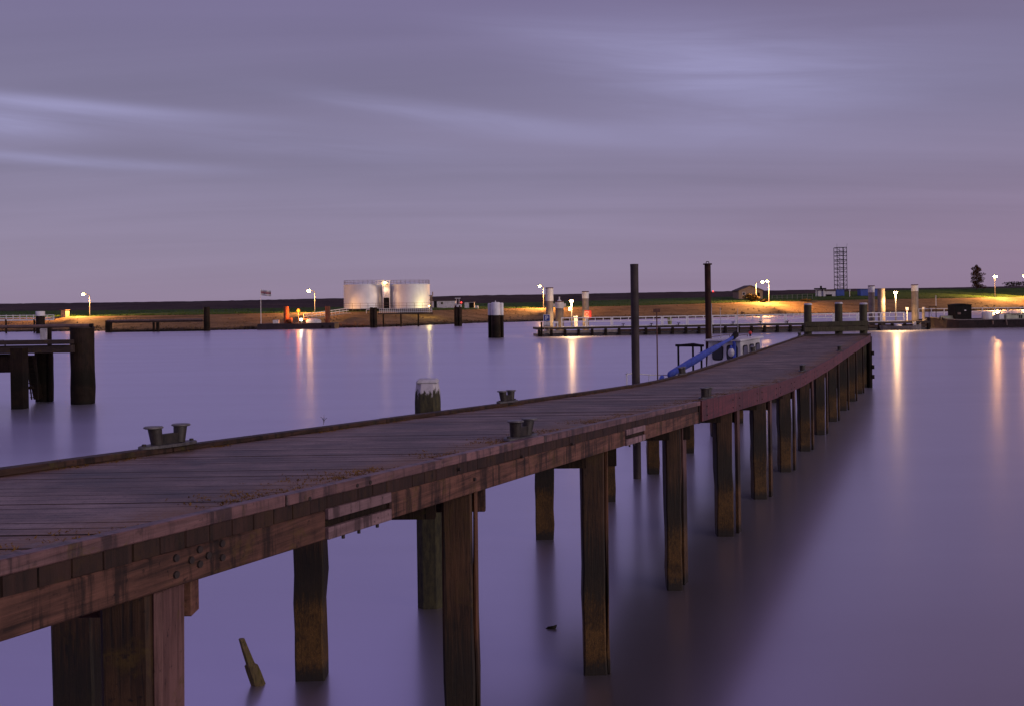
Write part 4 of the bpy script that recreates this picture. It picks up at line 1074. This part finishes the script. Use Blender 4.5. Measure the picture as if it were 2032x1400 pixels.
# ------------------------------------------------------------------ long landing jetty with white railing
P0 = G(1067, 668); P1 = G(1845, 653.5); e1 = (P1 - P0).normalized(); n1 = Vector((-e1.y, e1.x, 0)); LEN = (P1 - P0).length
LP = thing('landing_jetty', P0, 'long low dark landing jetty under the long white railing', 'jetty')
ZD = 1.18
def lp(s, off, z): return P0 + e1 * s + n1 * off + Vector((0, 0, z))
nseg = 15
for i in range(nseg):
    s0, s1 = LEN * i / nseg + .02, LEN * (i + 1) / nseg - .02
    M().hexa([lp(s, o, z) for z in (ZD - .28, ZD) for s, o in ((s0, -.1), (s1, -.1), (s1, 4.6), (s0, 4.6))]).build('deck_slab', m_darkb, LP)
    M().hexa([lp(s, o, z) for z in (.42, .78) for s, o in ((s0, -.05), (s1, -.05), (s1, .3), (s0, .3))]).build('waling', m_conc if i < 3 else m_kerb, LP)
    M().hexa([lp(s, o, z) for z in (-.3, .30) for s, o in ((s0, .05), (s1, .05), (s1, 4.3), (s0, 4.3))]).build('float', m_hull, LP)
for i in range(nseg * 2 + 1):
    s = min(max(LEN * i / (nseg * 2), .2), LEN - .2); M().hexa([lp(a_, o, z) for z in (-.8, ZD - .29) for a_, o in ((s - .16, -.18), (s + .16, -.18), (s + .16, .12), (s - .16, .12))]).build('fender', m_dark, LP)
# railing: one panel per bay
RL = thing('white_railing', lp(3.2, .2, ZD), 'long white post and rail fence along the far landing jetty', 'railing')
s = 3.2; PL = 3.46; Z0 = ZD + .04; Z1 = ZD + 1.22
while s + PL < LEN - .3:
    mm = M(); a_, b_ = s + .10, s + PL - .10
    for z, hh in ((Z1, .115), ((Z0 + Z1) / 2 + .05, .09), (Z0 + .02, .09)): mm.bar(lp(a_ - .05, .2, z), lp(b_ + .05, .2, z), .09, hh)
    for q in (a_, b_): mm.bar(lp(q, .2, ZD - .02), lp(q, .2, Z1), .14, .11)
    for k in (1, 2): q = a_ + (b_ - a_) * k / 3; mm.bar(lp(q, .2, (Z0 + Z1) / 2 + .05), lp(q, .2, Z1), .09, .08)
    mm.build('rail_panel', m_rail, RL)
    s += PL
# mooring cleats along it
for px, nth in ((1236, 'first'), (1292, 'second'), (1346, 'third'), (1454, 'fourth'), (1508, 'fifth'), (1562, 'sixth')):
    X_ = (px - 1016) / FPX; k_ = (X_ * P0.y - P0.x) / (e1.x - X_ * e1.y)
    q = lp(k_, .0, ZD); cl = thing('cleat', q, nth + ' small dark mooring cleat from the left at the foot of the white railing', 'cleat', 'mooring cleats along the landing jetty')
    M().box(q + Vector((0, 0, .14)), (.10, .10, .28)).build('stem', m_black, cl); M().bar(q + Vector((-.22, 0, .30)), q + Vector((.22, 0, .30)), .09, .08).build('horn', m_black, cl)

def big_pile(px, wpx, top, band, Y, label, mat=m_conc, cap=True, lugs=False):
    b = D(px, top, Y); r = wpx * Y / FPX / 2; o = thing('mooring_pile', (b.x, Y, 0), label, 'pile')
    zb = D(px, band, Y).z if band else b.z
    M().lathe((b.x, Y, 0), [(r, -1.5), (r, zb)], 24).build('shaft', mat, o)
    if band:
        M().lathe((b.x, Y, 0), [(r * 1.05, zb), (r * 1.05, b.z - .12)], 24).build('white_band', m_white, o)
        M().lathe((b.x, Y, 0), [(r * 1.08, b.z - .12), (r * 1.08, b.z), (r * .9, b.z + .02)], 24).build('top_ring', m_rust, o)
    if lugs:
        for s_ in (-1, 1): M().box((b.x + s_ * (r + .16), Y, b.z - .55), (.35, .3, .45)).build('lug', m_white, o)
        M().lathe((b.x, Y, 0), [(r * .6, b.z), (r * .25, b.z + .2), (.1, b.z + .25), (.1, b.z + .62)], 10).build('finial', m_white, o)
    return o
big_pile(1090, 15, 571, 597.5, 137, 'tall concrete pile with a long white top band behind the blue parking sign')
big_pile(1110, 16.5, 598, 612, 140, 'stout pile with a white cap, lugs and finial right of the tallest white-topped pile', lugs=True)
big_pile(1161.5, 13, 578.5, 592.5, 137.5, 'slender concrete pile with a white top band beside the red lifebuoy case')
big_pile(1729, 12, 567, 580.5, 141, 'shaded concrete pile with a white top band just right of the jetty end posts')
big_pile(1748.5, 14, 573, None, 139.5, 'plain pile without white band, lit orange on its right half', mat=m_conc)
big_pile(1815, 13, 565, 578, 143, 'concrete pile with a white top band right of the lit landing lamp')
q = D(1832.5, 612, 141)
o = thing('short_post', (q.x, 141, ZD), 'short pale round post at the right end of the white railing', 'post')
M().cyl((q.x, 141, ZD - .1), (q.x, 141, q.z - .1), .20, n=10).build('shaft', m_conc, o); M().lathe((q.x, 141, q.z - .1), [(.23, 0), (.23, .22), (.1, .28)], 10).build('cap', m_dirtywhite, o)
q = D(1800, 613, 140)
o = thing('meter_post', (q.x, 140, ZD), 'thin post with a small white meter box behind the railing', 'meter post')
M().cyl((q.x, 140, ZD - .1), (q.x, 140, q.z - .2), .06, n=8).build('stem', m_rail, o); M().box((q.x, 140, q.z), (.30, .22, .42)).build('box', m_white, o)

# landing lamps
def landing_lamp(px, top, Y, label, box=False, power=650):
    b = D(px, top, Y); o = thing('landing_lamp', (b.x, Y, ZD), label, 'lamp')
    M().cyl((b.x, Y, ZD - .05), (b.x, Y, b.z - .1), .11, .075, 8).build('post', m_post, o)
    hd_ = M().cyl((b.x, Y, b.z + .12), (b.x, Y, b.z + .24), .24, .12, 10).build('hood', m_post, o)
    M().lathe((b.x, Y, b.z), [(.08, -.22), (.20, -.12), (.22, .05), (.20, .11)], 12).build('lens', m_sod2, hd_)
    lamp_light('landing_lamp_light', o, (b.x, Y - .25, b.z - .42), power, (1, .60, .22), .2)
    lo = lamp_light('landing_lamp_light', o, (b.x, Y - .3, b.z - .30), 3000, (1, .60, .24), .2, 158); lo.rotation_euler = (math.radians(6), 0, 0)
    if box:
        c_ = D(px - 4, 613.5, Y - .2); bx_ = M().box((c_.x, Y - .1, c_.z), (.30, .18, .56)).build('lamp_box', m_post, o)
        for k in (-.16, 0, .16): M().box((c_.x, Y - .21, c_.z + k), (.24, .05, .10)).build('lens', m_yel, bx_)
    return o
landing_lamp(1134, 597.5, 133.0, 'brightly lit landing lamp post with a light box, left of the red lifebuoy case', True, 250)
landing_lamp(1777, 580.5, 138.3, 'lit landing lamp post between the orange-lit pile and the right white-topped pile')
# things on the landing
q = D(1142.5, 640, 134.5); o = thing('switch_cabinet', (q.x, 134.5, ZD), 'cream switch cabinet standing beside the brightly lit landing lamp', 'cabinet')
zz = D(1142, 628.5, 134.5).z
M().box((q.x, 134.5, (zz + ZD) / 2), (.5, .4, zz - ZD)).build('body', m_dirtywhite, o, bevel=.02); M().box((q.x, 134.5, zz + .03), (.58, .48, .06)).build('lid', m_white, o)
# lifebuoy case
q = D(1167, 624, 136.2); o = thing('lifebuoy_case', q, 'square red lifebuoy case with a pale front hanging on the slender white-topped pile', 'lifebuoy')
M().box((q.x, 136.4, q.z), (.95, .3, 1.1)).build('case', m_redbox, o, bevel=.03)
M().box((q.x - .18, 136.22, q.z + .03), (.62, .05, .80)).build('front_panel', plain('pale_pink_panel', (.72, .36, .30), .5), o)
v, f = [], []
for k in range(16):
    an = 2 * PI * k / 16
    for j in range(6):
        bn = 2 * PI * j / 6; rr = .22 + .05 * math.cos(bn); v.append((q.x - .18 + rr * math.cos(an), 136.16 + .05 * math.sin(bn), q.z + .03 + rr * math.sin(an)))
for k in range(16):
    for j in range(6): f.append((6 * k + j, 6 * k + (j + 1) % 6, 6 * ((k + 1) % 16) + (j + 1) % 6, 6 * ((k + 1) % 16) + j))
M().add(v, f, True).build('buoy_ring', m_redbox, o)
M().box((q.x - .15, 136.5, (ZD + q.z - .5) / 2), (.1, .1, q.z - .5 - ZD)).build('stand', m_post, o)
# parking sign
a, b = D(1078.3, 648, 129.6), D(1091.8, 624.3, 129.6)
PS = thing('parking_sign', ((a.x + b.x) / 2, 129.6, ZD - .1), 'blue and white parking sign with a letter P on the landing jetty', 'sign')
def plate(px0, px1, y0, y1, off, th, mat, name, par):
    a, b = D(px0, y1, 129.6), D(px1, y0, 129.6)
    return M().hexa([(x, y, z) for z in (a.z, b.z) for x, y in ((a.x, 129.6 - off), (b.x, 129.6 - off), (b.x, 129.6 - off + th), (a.x, 129.6 - off + th))]).build(name, mat, par)
bk = plate(1078.3, 1091.8, 624.3, 638.2, .0, .05, m_white, 'sign_board', PS)
plate(1079.4, 1090.6, 625.3, 637.2, .012, .012, m_signblue, 'blue_field', bk)
plate(1078.3, 1091.8, 639.3, 648.4, .0, .05, m_dirtywhite, 'text_board', PS)
plate(1079.5, 1090.5, 645.6, 646.8, .010, .01, m_bolt, 'text_line', PS)
c_ = D(1085, 631.3, 129.6); hgt = .58
mm = M(); x0 = c_.x - .17; zb = c_.z - hgt / 2
mm.box((x0 + .05, 129.575, c_.z), (.10, .012, hgt))
pts_o, pts_i = [], []
for k in range(11):
    an = PI / 2 - PI * k / 10
    pts_o.append((x0 + .20 + .175 * math.cos(an), zb + hgt - .175 + .175 * math.sin(an))); pts_i.append((x0 + .20 + .085 * math.cos(an), zb + hgt - .175 + .085 * math.sin(an)))
pts_o = [(x0 + .1, pts_o[0][1])] + pts_o + [(x0 + .1, pts_o[-1][1])]; pts_i = [(x0 + .1, pts_i[0][1])] + pts_i + [(x0 + .1, pts_i[-1][1])]
n = len(pts_o); v = [(x, 129.569, z) for x, z in pts_o + pts_i] + [(x, 129.581, z) for x, z in pts_o + pts_i]
f = [(i, i + 1, n + i + 1, n + i) for i in range(n - 1)] + [(2 * n + i, 2 * n + n + i, 2 * n + n + i + 1, 2 * n + i + 1) for i in range(n - 1)] + [(i, 2 * n + i, 2 * n + i + 1, i + 1) for i in range(n - 1)] + [(n + i, n + i + 1, 3 * n + i + 1, 3 * n + i) for i in range(n - 1)]
mm.add(v, f).build('letter_p', m_white, bk)
for px in (1080.5, 1089.5): q = D(px, 650, 129.7); M().cyl((q.x, 129.7, .3), (q.x, 129.7, D(px, 626, 129.7).z), .04, n=6).build('sign_post', m_post, PS)
# portal frame beside it, left dark post
q0, q1 = D(1098.5, 641, 131), D(1106.5, 641, 131)
o = thing('hoop_barrier', ((q0.x + q1.x) / 2, 131, ZD), 'small white hoop barrier right of the parking sign', 'barrier')
for q in (q0, q1): M().bar((q.x, 131, ZD - .05), (q.x, 131, q0.z), .14, .14).build('upright', m_rail, o)
M().bar((q0.x - .1, 131, q0.z + .06), (q1.x + .1, 131, q0.z + .06), .25, .25).build('crosspiece', m_rail, o)
q = D(1074.5, 639, 130.5); M().cyl((q.x, 130.5, -1), (q.x, 130.5, q.z), .12, n=8).build('corner_post', m_dark, label='thin dark post at the left corner of the landing jetty', cat='post')
# yellow-green bin
q = D(1328, 633, 135); o = thing('waste_bin', (q.x, 135, ZD), 'yellow-green bin behind the white railing left of the rusty pile', 'bin')
M().lathe((q.x, 134.6, ZD), [(.26, 0), (.32, .85)], 14).build('body', m_green, o); M().lathe((q.x, 134.6, ZD), [(.35, .86), (.35, .93), (.1, 1.0)], 14).build('lid', m_green, o)

# ------------------------------------------------------------------ rowing boat and moored barge at the right
def hull(secs, root, mat, name='hull', deckz=None):
    v, f = [], []
    for p, hw_, h in secs: v += [p + Vector((0, -hw_, h)), p + Vector((0, -hw_ * .75, -.1)), p + Vector((0, hw_ * .75, -.1)), p + Vector((0, hw_, h))]
    for j in range(len(secs) - 1):
        for k in range(3): f.append((4 * j + k, 4 * j + 4 + k, 4 * j + 5 + k, 4 * j + 1 + k))
    f += [(0, 1, 2, 3), tuple(4 * (len(secs) - 1) + k for k in (3, 2, 1, 0))]
    if deckz is not None:
        b = len(v)
        for p, hw_, h in secs: v += [p + Vector((0, -hw_ * .98, h - deckz)), p + Vector((0, hw_ * .98, h - deckz))]
        for j in range(len(secs) - 1): f.append((b + 2 * j, b + 2 * j + 2, b + 2 * j + 3, b + 2 * j + 1))
    return M().add(v, f).build(name, mat, root)
Yr = 136.3
xa, xb = D(1743, 655, Yr).x, D(1828, 655, Yr).x
RB = thing('rowing_boat', ((xa + xb) / 2, Yr, 0), 'low open grey boat moored under the lit landing lamp', 'boat')
hull([(Vector((xa + (xb - xa) * q, Yr, 0)), hw_, h) for q, hw_, h in ((0, .45, .72), (.08, .62, .66), (.4, .8, .56), (.75, .72, .60), (.93, .35, .72), (1, .05, .82))], RB, m_greyboat, deckz=.35)
for q in (.3, .5, .72): x = xa + (xb - xa) * q; M().box((x, Yr, .52), (.28, 1.3, .05)).build('thwart', m_dirtywhite, RB)
M().lathe((xa + (xb - xa) * .45, Yr, .45), [(.5, 0), (.45, .25), (.2, .34)], 10, sx=1.3, jit=.08).build('tarp', m_dirtywhite, RB)
M().box((xb - .9, Yr + .1, .85), (.4, .3, .5)).build('outboard_motor', m_dirtywhite, RB)
M().tube([lp(LEN * .845, .1, ZD), Vector((xa + .8, Yr, .75))], .05, 6).build('mooring_rope', m_rope, label='short mooring rope from the landing jetty to the left end of the open grey boat', cat='rope')
M().tube([Vector((xb - .2, Yr, .8)), Vector((D(1838, 636, 138.5).x, 138.5, 1.4))], .05, 6).build('mooring_rope', m_rope, label='mooring rope from the right end of the open grey boat to the dark barge', cat='rope')

Yq = 142.0
def bx(px): return D(px, 640, Yq).x
BR = thing('moored_barge', (bx(1940), Yq, 0), 'long dark moored barge running out of the picture at the right', 'barge')
hl = hull([(Vector((bx(px), Yq, 0)), hw_, h) for px, hw_, h in ((1836, .1, 1.62), (1848, 1.0, 1.50), (1868, 2.0, 1.30), (1890, 2.4, 1.16), (1980, 2.5, 1.14), (2120, 2.5, 1.2), (2200, 1.8, 1.3))], BR, m_hull, deckz=.12)
for k in range(7):
    px = (1843, 1868, 1890, 1935, 1980, 2050, 2120)[k]
q = [Vector((bx(px), Yq - hw_ - .02, h + .03)) for px, hw_, h in ((1842, .6, 1.55), (1848, 1.0, 1.50), (1868, 2.0, 1.30), (1890, 2.4, 1.16), (1980, 2.5, 1.14), (2120, 2.5, 1.2))]
mm = M()
for a_, b_ in zip(q[:-1], q[1:]): mm.bar(a_, b_, .14, .12)
mm.build('gunwale', m_greyboat, BR)
a, b = D(1888.5, 637, Yq), D(1920, 605.5, Yq); zr = D(1904, 602.5, Yq).z
cbn = M().hexa([(x, y, z) for z in (1.0, b.z) for x, y in ((a.x, Yq - 1.2), (b.x, Yq - 1.2), (b.x, Yq + 1.2), (a.x, Yq + 1.2))]).build('cabin', m_black, BR)
M().prism([(a.x - .08, Yq - 1.3, b.z), (b.x + .08, Yq - 1.3, b.z), (b.x + .08, Yq - 1.3, b.z + .08), ((a.x + b.x) / 2, Yq - 1.3, zr), (a.x - .08, Yq - 1.3, b.z + .08)], (0, 2.6, 0)).build('roof', m_black, cbn)
for px, py, w_, h_, mt in ((1903.5, 622, .45, .28, m_steel), (1915.5, 616, .25, .15, m_white)):
    q = D(px, py, Yq - 1.25); M().box(q, (w_, .04, h_)).build('plate', mt, cbn)
q = D(1857, 586.5, Yq)
ms = M().cyl((q.x, Yq, 1.2), (q.x, Yq, q.z), .06, .035, 6).build('mast', m_black, BR); zq = D(1857, 607, Yq).z
M().cyl((q.x, Yq - .01, zq), (q.x, Yq - .01, q.z + .02), .075, .055, 6).build('mast_top', m_dirtywhite, ms)
M().tube([(bx(1844), Yq, 1.5), (bx(1844), Yq, D(1844, 609, Yq).z), (bx(1857), Yq, D(1844, 609, Yq).z)], .045, 6).build('bow_frame', m_black, BR)
M().hexa([(x, y, z) for z, k in ((1.1, 1), (1.75, .75)) for x, y in ((bx(1866) + (1 - k) * 1.2, Yq - 1 * k), (bx(1887) - (1 - k) * .2, Yq - 1 * k), (bx(1887) - (1 - k) * .2, Yq + 1 * k), (bx(1866) + (1 - k) * 1.2, Yq + 1 * k))]).build('fore_hatch', plain('grey_green_paint', (.20, .23, .20), .6, var=.3), BR)
for px in (1868, 1873): q = D(px, 638, Yq - 2.3); M().cyl((q.x, Yq - 1.9, 1.2), (q.x, Yq - 1.9, 1.55), .09, n=8).build('bitt', m_black, BR)
q = D(1958.5, 619.5, Yq - .6); o = thing('white_barrel', (q.x, Yq - .6, 1.02), 'fat white barrel standing on the deck of the dark barge', 'barrel')
M().lathe((q.x, Yq - .6, 0), [(.66, 1.02), (.72, 1.3), (.73, q.z - .1), (.62, q.z)], 20).build('body', m_white, o); M().cyl((q.x, Yq - .6, q.z), (q.x, Yq - .6, q.z + .14), .12, n=8).build('bung', m_white, o)
a, b = D(1985, 637, Yq), D(2110, 621, Yq)
dh = M().hexa([(x, y, z) for z in (1.0, b.z) for x, y in ((a.x, Yq - 1.6), (b.x, Yq - 1.6), (b.x, Yq + 1.6), (a.x, Yq + 1.6))]).build('deckhouse', m_cream, BR, bevel=.06)
M().hexa([(x, y, z) for z, e in ((1.0, 0), (b.z - .25, .25)) for x, y in ((a.x - .75 + e, Yq - 1.3), (a.x, Yq - 1.3), (a.x, Yq + 1.3), (a.x - .75 + e, Yq + 1.3))]).build('front_bay', m_cream, dh)
q = D(1988, 628.5, Yq - 1.65); M().box((q.x, Yq - 1.63, q.z - .05), (.62, .05, .85)).build('white_panel', m_white, dh)
for px in (2012, 2016, 2030, 2048): q = D(px, 628, Yq); M().box((q.x, Yq - 1.62, q.z), (.16, .05, .45)).build('slot', m_black, dh)
for px in (1998, 2003, 2008): q = D(px, 624.5, Yq); M().box((q.x, Yq - 1.62, q.z), (.25, .04, .10)).build('stain_mark', m_rust, dh)
for z_, lab in ((b.z + .05, 0), (b.z + .75, 1)):
    M().bar((bx(1974 + 6 * lab), Yq - 1.5, z_), (b.x, Yq - 1.5, z_), .07, .07).build('hand_rail', m_steel, BR)
M().bar((bx(1974), Yq - 1.5, b.z + .05), (bx(1980), Yq - 1.5, b.z + .75), .07, .07).build('hand_rail', m_steel, BR)
for px in (1992, 1998, 2012, 2020, 2032): M().cyl((bx(px), Yq - 1.5, b.z), (bx(px), Yq - 1.5, b.z + .75), .03, n=5).build('stanchion', m_steel, BR)
M().cyl((bx(1979), Yq - 2.55, 1.15), (bx(1980), Yq - 2.62, .35), .11, .09, 8).build('hanging_fender', m_steel, BR)
M().cyl((bx(1953), Yq - 2.58, 1.0), (bx(1953), Yq - 2.6, .45), .09, .09, 8).build('hanging_fender', m_steel, BR)
# rail behind the barge, on the landing stage that goes on
RB2 = thing('white_railing', Vector((bx(1935), Yq + 4, ZD)), 'white rail fence behind the dark barge', 'railing')
for z_ in (ZD + 1.15, ZD + .62): M().bar((bx(1846), Yq + 4, z_ + .4), (bx(2160), Yq + 4.5, z_ + .4), .07, .09).build('rail', m_rail, RB2)
for k in range(13): x = bx(1846 + k * 26); M().bar((x, Yq + 4, ZD), (x, Yq + 4, ZD + 1.58), .09, .09).build('post', m_rail, RB2)
M().hexa([(x, y, z) for z in (-.2, ZD) for x, y in ((bx(1848), Yq + 3.6), (bx(2200), Yq + 4.1), (bx(2200), Yq + 7), (bx(1848), Yq + 7))]).build('pier_slab', m_darkb, RB2)

# ------------------------------------------------------------------ things on the far dike
# lattice tower
g = D(1668.5, 583, 345); TW = thing('lattice_tower', g, 'tall thin steel lattice tower with two whip aerials on the far dike', 'tower')
wl2, Yt = 1.68, 345.0; zt0, zt1 = g.z - 1, D(1668.5, 491.5, Yt).z; LV = 12
leg = []
def tw(i, z): sx, sy = ((-1, -1), (1, -1), (1, 1), (-1, 1))[i % 4]; return Vector((g.x + sx * wl2, Yt + sy * wl2, z))
for i in range(4): M().cyl(tw(i, zt0), tw(i, zt1), .10, n=6).build('leg', m_black, TW)
M().cyl((g.x + .35, Yt - wl2, zt0), (g.x + .35, Yt - wl2, zt1), .08, n=6).build('ladder_rail', m_black, TW)
M().cyl((g.x - .75, Yt - wl2, zt0), (g.x - .75, Yt - wl2, zt1), .05, n=6).build('ladder_rail', m_black, TW)
for k in range(LV + 1):
    z = zt0 + (zt1 - zt0) * k / LV; mm = M()
    for i in range(4): mm.cyl(tw(i, z), tw(i + 1, z), .075, n=5)
    if k % 2 and k > 1:
        for i in range(4): mm.cyl(tw(i, z - .5), tw(i + 1, z - .5), .05, n=5)
    mm.build('ring_frame', m_black, TW)
    if k < LV:
        z2 = zt0 + (zt1 - zt0) * (k + 1) / LV; mm = M()
        mm.cyl(tw(0, z2), Vector((g.x - .75, Yt - wl2, z)), .05, n=5); mm.cyl(tw(1, z2), Vector((g.x + .35, Yt - wl2, z)), .05, n=5); mm.cyl(tw(2, z), tw(3, z2), .05, n=5)
        mm.build('diagonal_brace', m_black, TW)
for s_, tilt in ((0, 0), (1, .25)): M().cyl(tw(s_, zt1), tw(s_, zt1 + 1.3) + Vector((tilt, 0, 0)), .035, n=5).build('aerial', m_black, TW)

YC = 320.0
shed('blue_container', 1660, 1675.5, 586, 575.5, 575, YC - 1, 3, 'blue container at the foot of the lattice tower', 'container', m_blue, m_blue)
shed('blue_container', 1708, 1744, 587, 574.8, 574.3, YC, 3, 'long blue container to the right of the lattice tower, behind the white-topped pile', 'container', m_blue, m_blue)
shed('white_container', 1634, 1658, 588, 577.8, 574.5, YC - 3, 3, 'white low store with a dark roof left of the lattice tower', 'shed', m_dirtywhite, m_roof, doors=((1639, 584.5, 1651, 588.5),))
q = D(1624, 588, YC - 4); o = thing('fuel_kiosk', (q.x, YC - 4, q.z), 'pale open kiosk under a dark flat canopy on the far dike', 'kiosk')
zc = D(1624, 574.5, YC - 4).z
for px in (1619.5, 1635): x = D(px, 588, YC - 4).x; M().bar((x, YC - 4, q.z - .5), (x, YC - 4, zc), .22, .22).build('column', m_white, o)
M().box((q.x + .6, YC - 4, zc + .2), (3.3, 2.2, .4)).build('canopy', m_black, o)
M().box((q.x + .3, YC - 4, q.z + .8), (1.1, .8, 1.9)).build('pump_block', m_dirtywhite, o); M().box((q.x + .9, YC - 3.9, zc + .75), (.5, .5, .7)).build('vent', m_black, o)
q = D(1686, 586, YC - 3); o = thing('white_post', (q.x, YC - 3, q.z), 'lone white post with a T top right of the lattice tower', 'post')
M().cyl((q.x, YC - 3, q.z - .5), (q.x, YC - 3, D(1686, 576.5, YC - 3).z), .10, n=6).build('stem', m_white, o); M().box((q.x, YC - 3, D(1686, 576, YC - 3).z), (.55, .2, .25)).build('head', m_white, o)
# red marker light on the dike behind the rusty pile
q = D(1415, 578.5, 338); o = thing('marker_light', (q.x, 338, q.z - 1.2), 'small red light on the dike crest right of the rusty steel pile', 'marker light')
M().cyl((q.x, 338.1, q.z - 1.5), (q.x, 338.1, q.z), .05, n=6).build('stem', m_post, o); M().sphere(q, .24).build('lens', m_red, o)

# fence by the brick shed
FE = thing('wire_fence', D(1560, 597, 301), 'low pale wire fence right of the brick shed', 'fence')
for k in range(9):
    px = 1532 + k * 10; a = D(px, 594.5 - k * .3, 301); M().cyl(a - Vector((0, 0, .6)), a + Vector((0, 0, 1.3)), .07, n=5).build('fence_post', m_post, FE)
for hh in (.5, 1.2): M().bar(D(1532, 594.5, 301) + Vector((0, 0, hh)), D(1612, 592.1, 301) + Vector((0, 0, hh)), .04, .04).build('wire', m_post, FE)

# trees and bushes
def leaves(mm, c, rx, ry, rz, n, size):
    for _ in range(n):
        while True:
            q = Vector((random.uniform(-1, 1), random.uniform(-1, 1), random.uniform(-1, 1)))
            if q.length < 1: break
        p0 = Vector(c) + Vector((q.x * rx, q.y * ry, q.z * rz)); a = Vector([random.gauss(0, 1) for _ in range(3)]).normalized(); b = a.cross(Vector((random.random(), random.random(), random.random()))).normalized()
        s_ = size * random.uniform(.6, 1.4); mm.add([p0 - a * s_, p0 + b * s_ * .6, p0 + a * s_, p0 - b * s_ * .6], [(0, 1, 2, 3)])
def tree(name, px, yb, ytop, wpx, Y, label, cat, mat, n, lobes):
    g = ground(px, yb); Y = g.y; top = D(px, ytop, Y); H_ = top.z - g.z; r = wpx * Y / FPX / 2
    o = thing(name, g, label, cat)
    tk = M(); tk.cyl(g - Vector((0, 0, .5)), g + Vector((.1, 0, H_ * .45)), r * .07, r * .045, 7); tk.cyl(g + Vector((.1, 0, H_ * .45)), g + Vector((0, 0, H_ * .92)), r * .045, .03, 6)
    for k in range(16):
        z = H_ * random.uniform(.12, .85); an = random.uniform(0, 2 * PI); l = r * (1.0 - .65 * (z / H_)) * random.uniform(.6, 1)
        tk.cyl(g + Vector((0, 0, z)), g + Vector((math.cos(an) * l, math.sin(an) * l, z + l * .9)), .06, .02, 5)
    tk.build('trunk', m_bark, o)
    cm = M()
    for k in range(lobes):
        q = (k + random.uniform(-.6, 1.4)) / lobes; q = min(max(q, 0), 1); z = H_ * (.10 + .88 * q); w_ = r * (1.0 + .95 * q - 1.55 * q ** 2.3) * random.uniform(.65, 1.2); an = random.uniform(0, 2 * PI); d = w_ * random.uniform(.2, .75)
        leaves(cm, g + Vector((math.cos(an) * d, math.sin(an) * d, z)), w_ * .42, w_ * .42, H_ * .075, n // lobes, .10 * r / 2.6 + .05)
    cm.build('crown', mat, o)
tree('tree', 1938.5, 576, 528, 30, 318, 'lone dark autumn tree on the dike left of a lit street lamp', 'tree', m_leaf, 4200, 34)
def bush(px, yb, wpx, hpx, Y, label, n=900):
    g = ground(px, yb); Y = g.y; r = wpx * Y / FPX / 2; h = hpx * Y / FPX; o = thing('bush', g, label, 'bush')
    tk = M(); cm = M()
    for k in range(9):
        an = random.uniform(0, 2 * PI); d = r * random.uniform(0, .75); zz = h * (.35 + .4 * random.random() * (1 - d / r)); c_ = g + Vector((math.cos(an) * d, math.sin(an) * d * .6, zz))
        tk.cyl(g - Vector((0, 0, .4)), c_, .06, .02, 5); leaves(cm, c_, r * .36, r * .3, h * .3, n // 9, .17)
    tk.build('stems', m_bark, o); cm.build('foliage', m_bush, o)
bush(1487, 599, 42, 17, 318, 'wide dark bush in front of the brick shed', 1600)
bush(1518, 600.5, 22, 7, 317, 'low dark bush between the brick shed and the fence')
bush(1600, 598, 34, 5, 330, 'low flat bush left of the open kiosk')
# wooded rise at the right edge
cm = M()
for k in range(46):
    px = 1996 + k * 5; g = D(px, 567 - max(0, (px - 1996)) * .06, 420); leaves(cm, g + Vector((0, 0, .4)), 1.6, 1.6, 1.2, 55, .28)
cm.build('far_trees', m_bush, kind='stuff', label='dark line of far trees on the dike crest at the right edge')
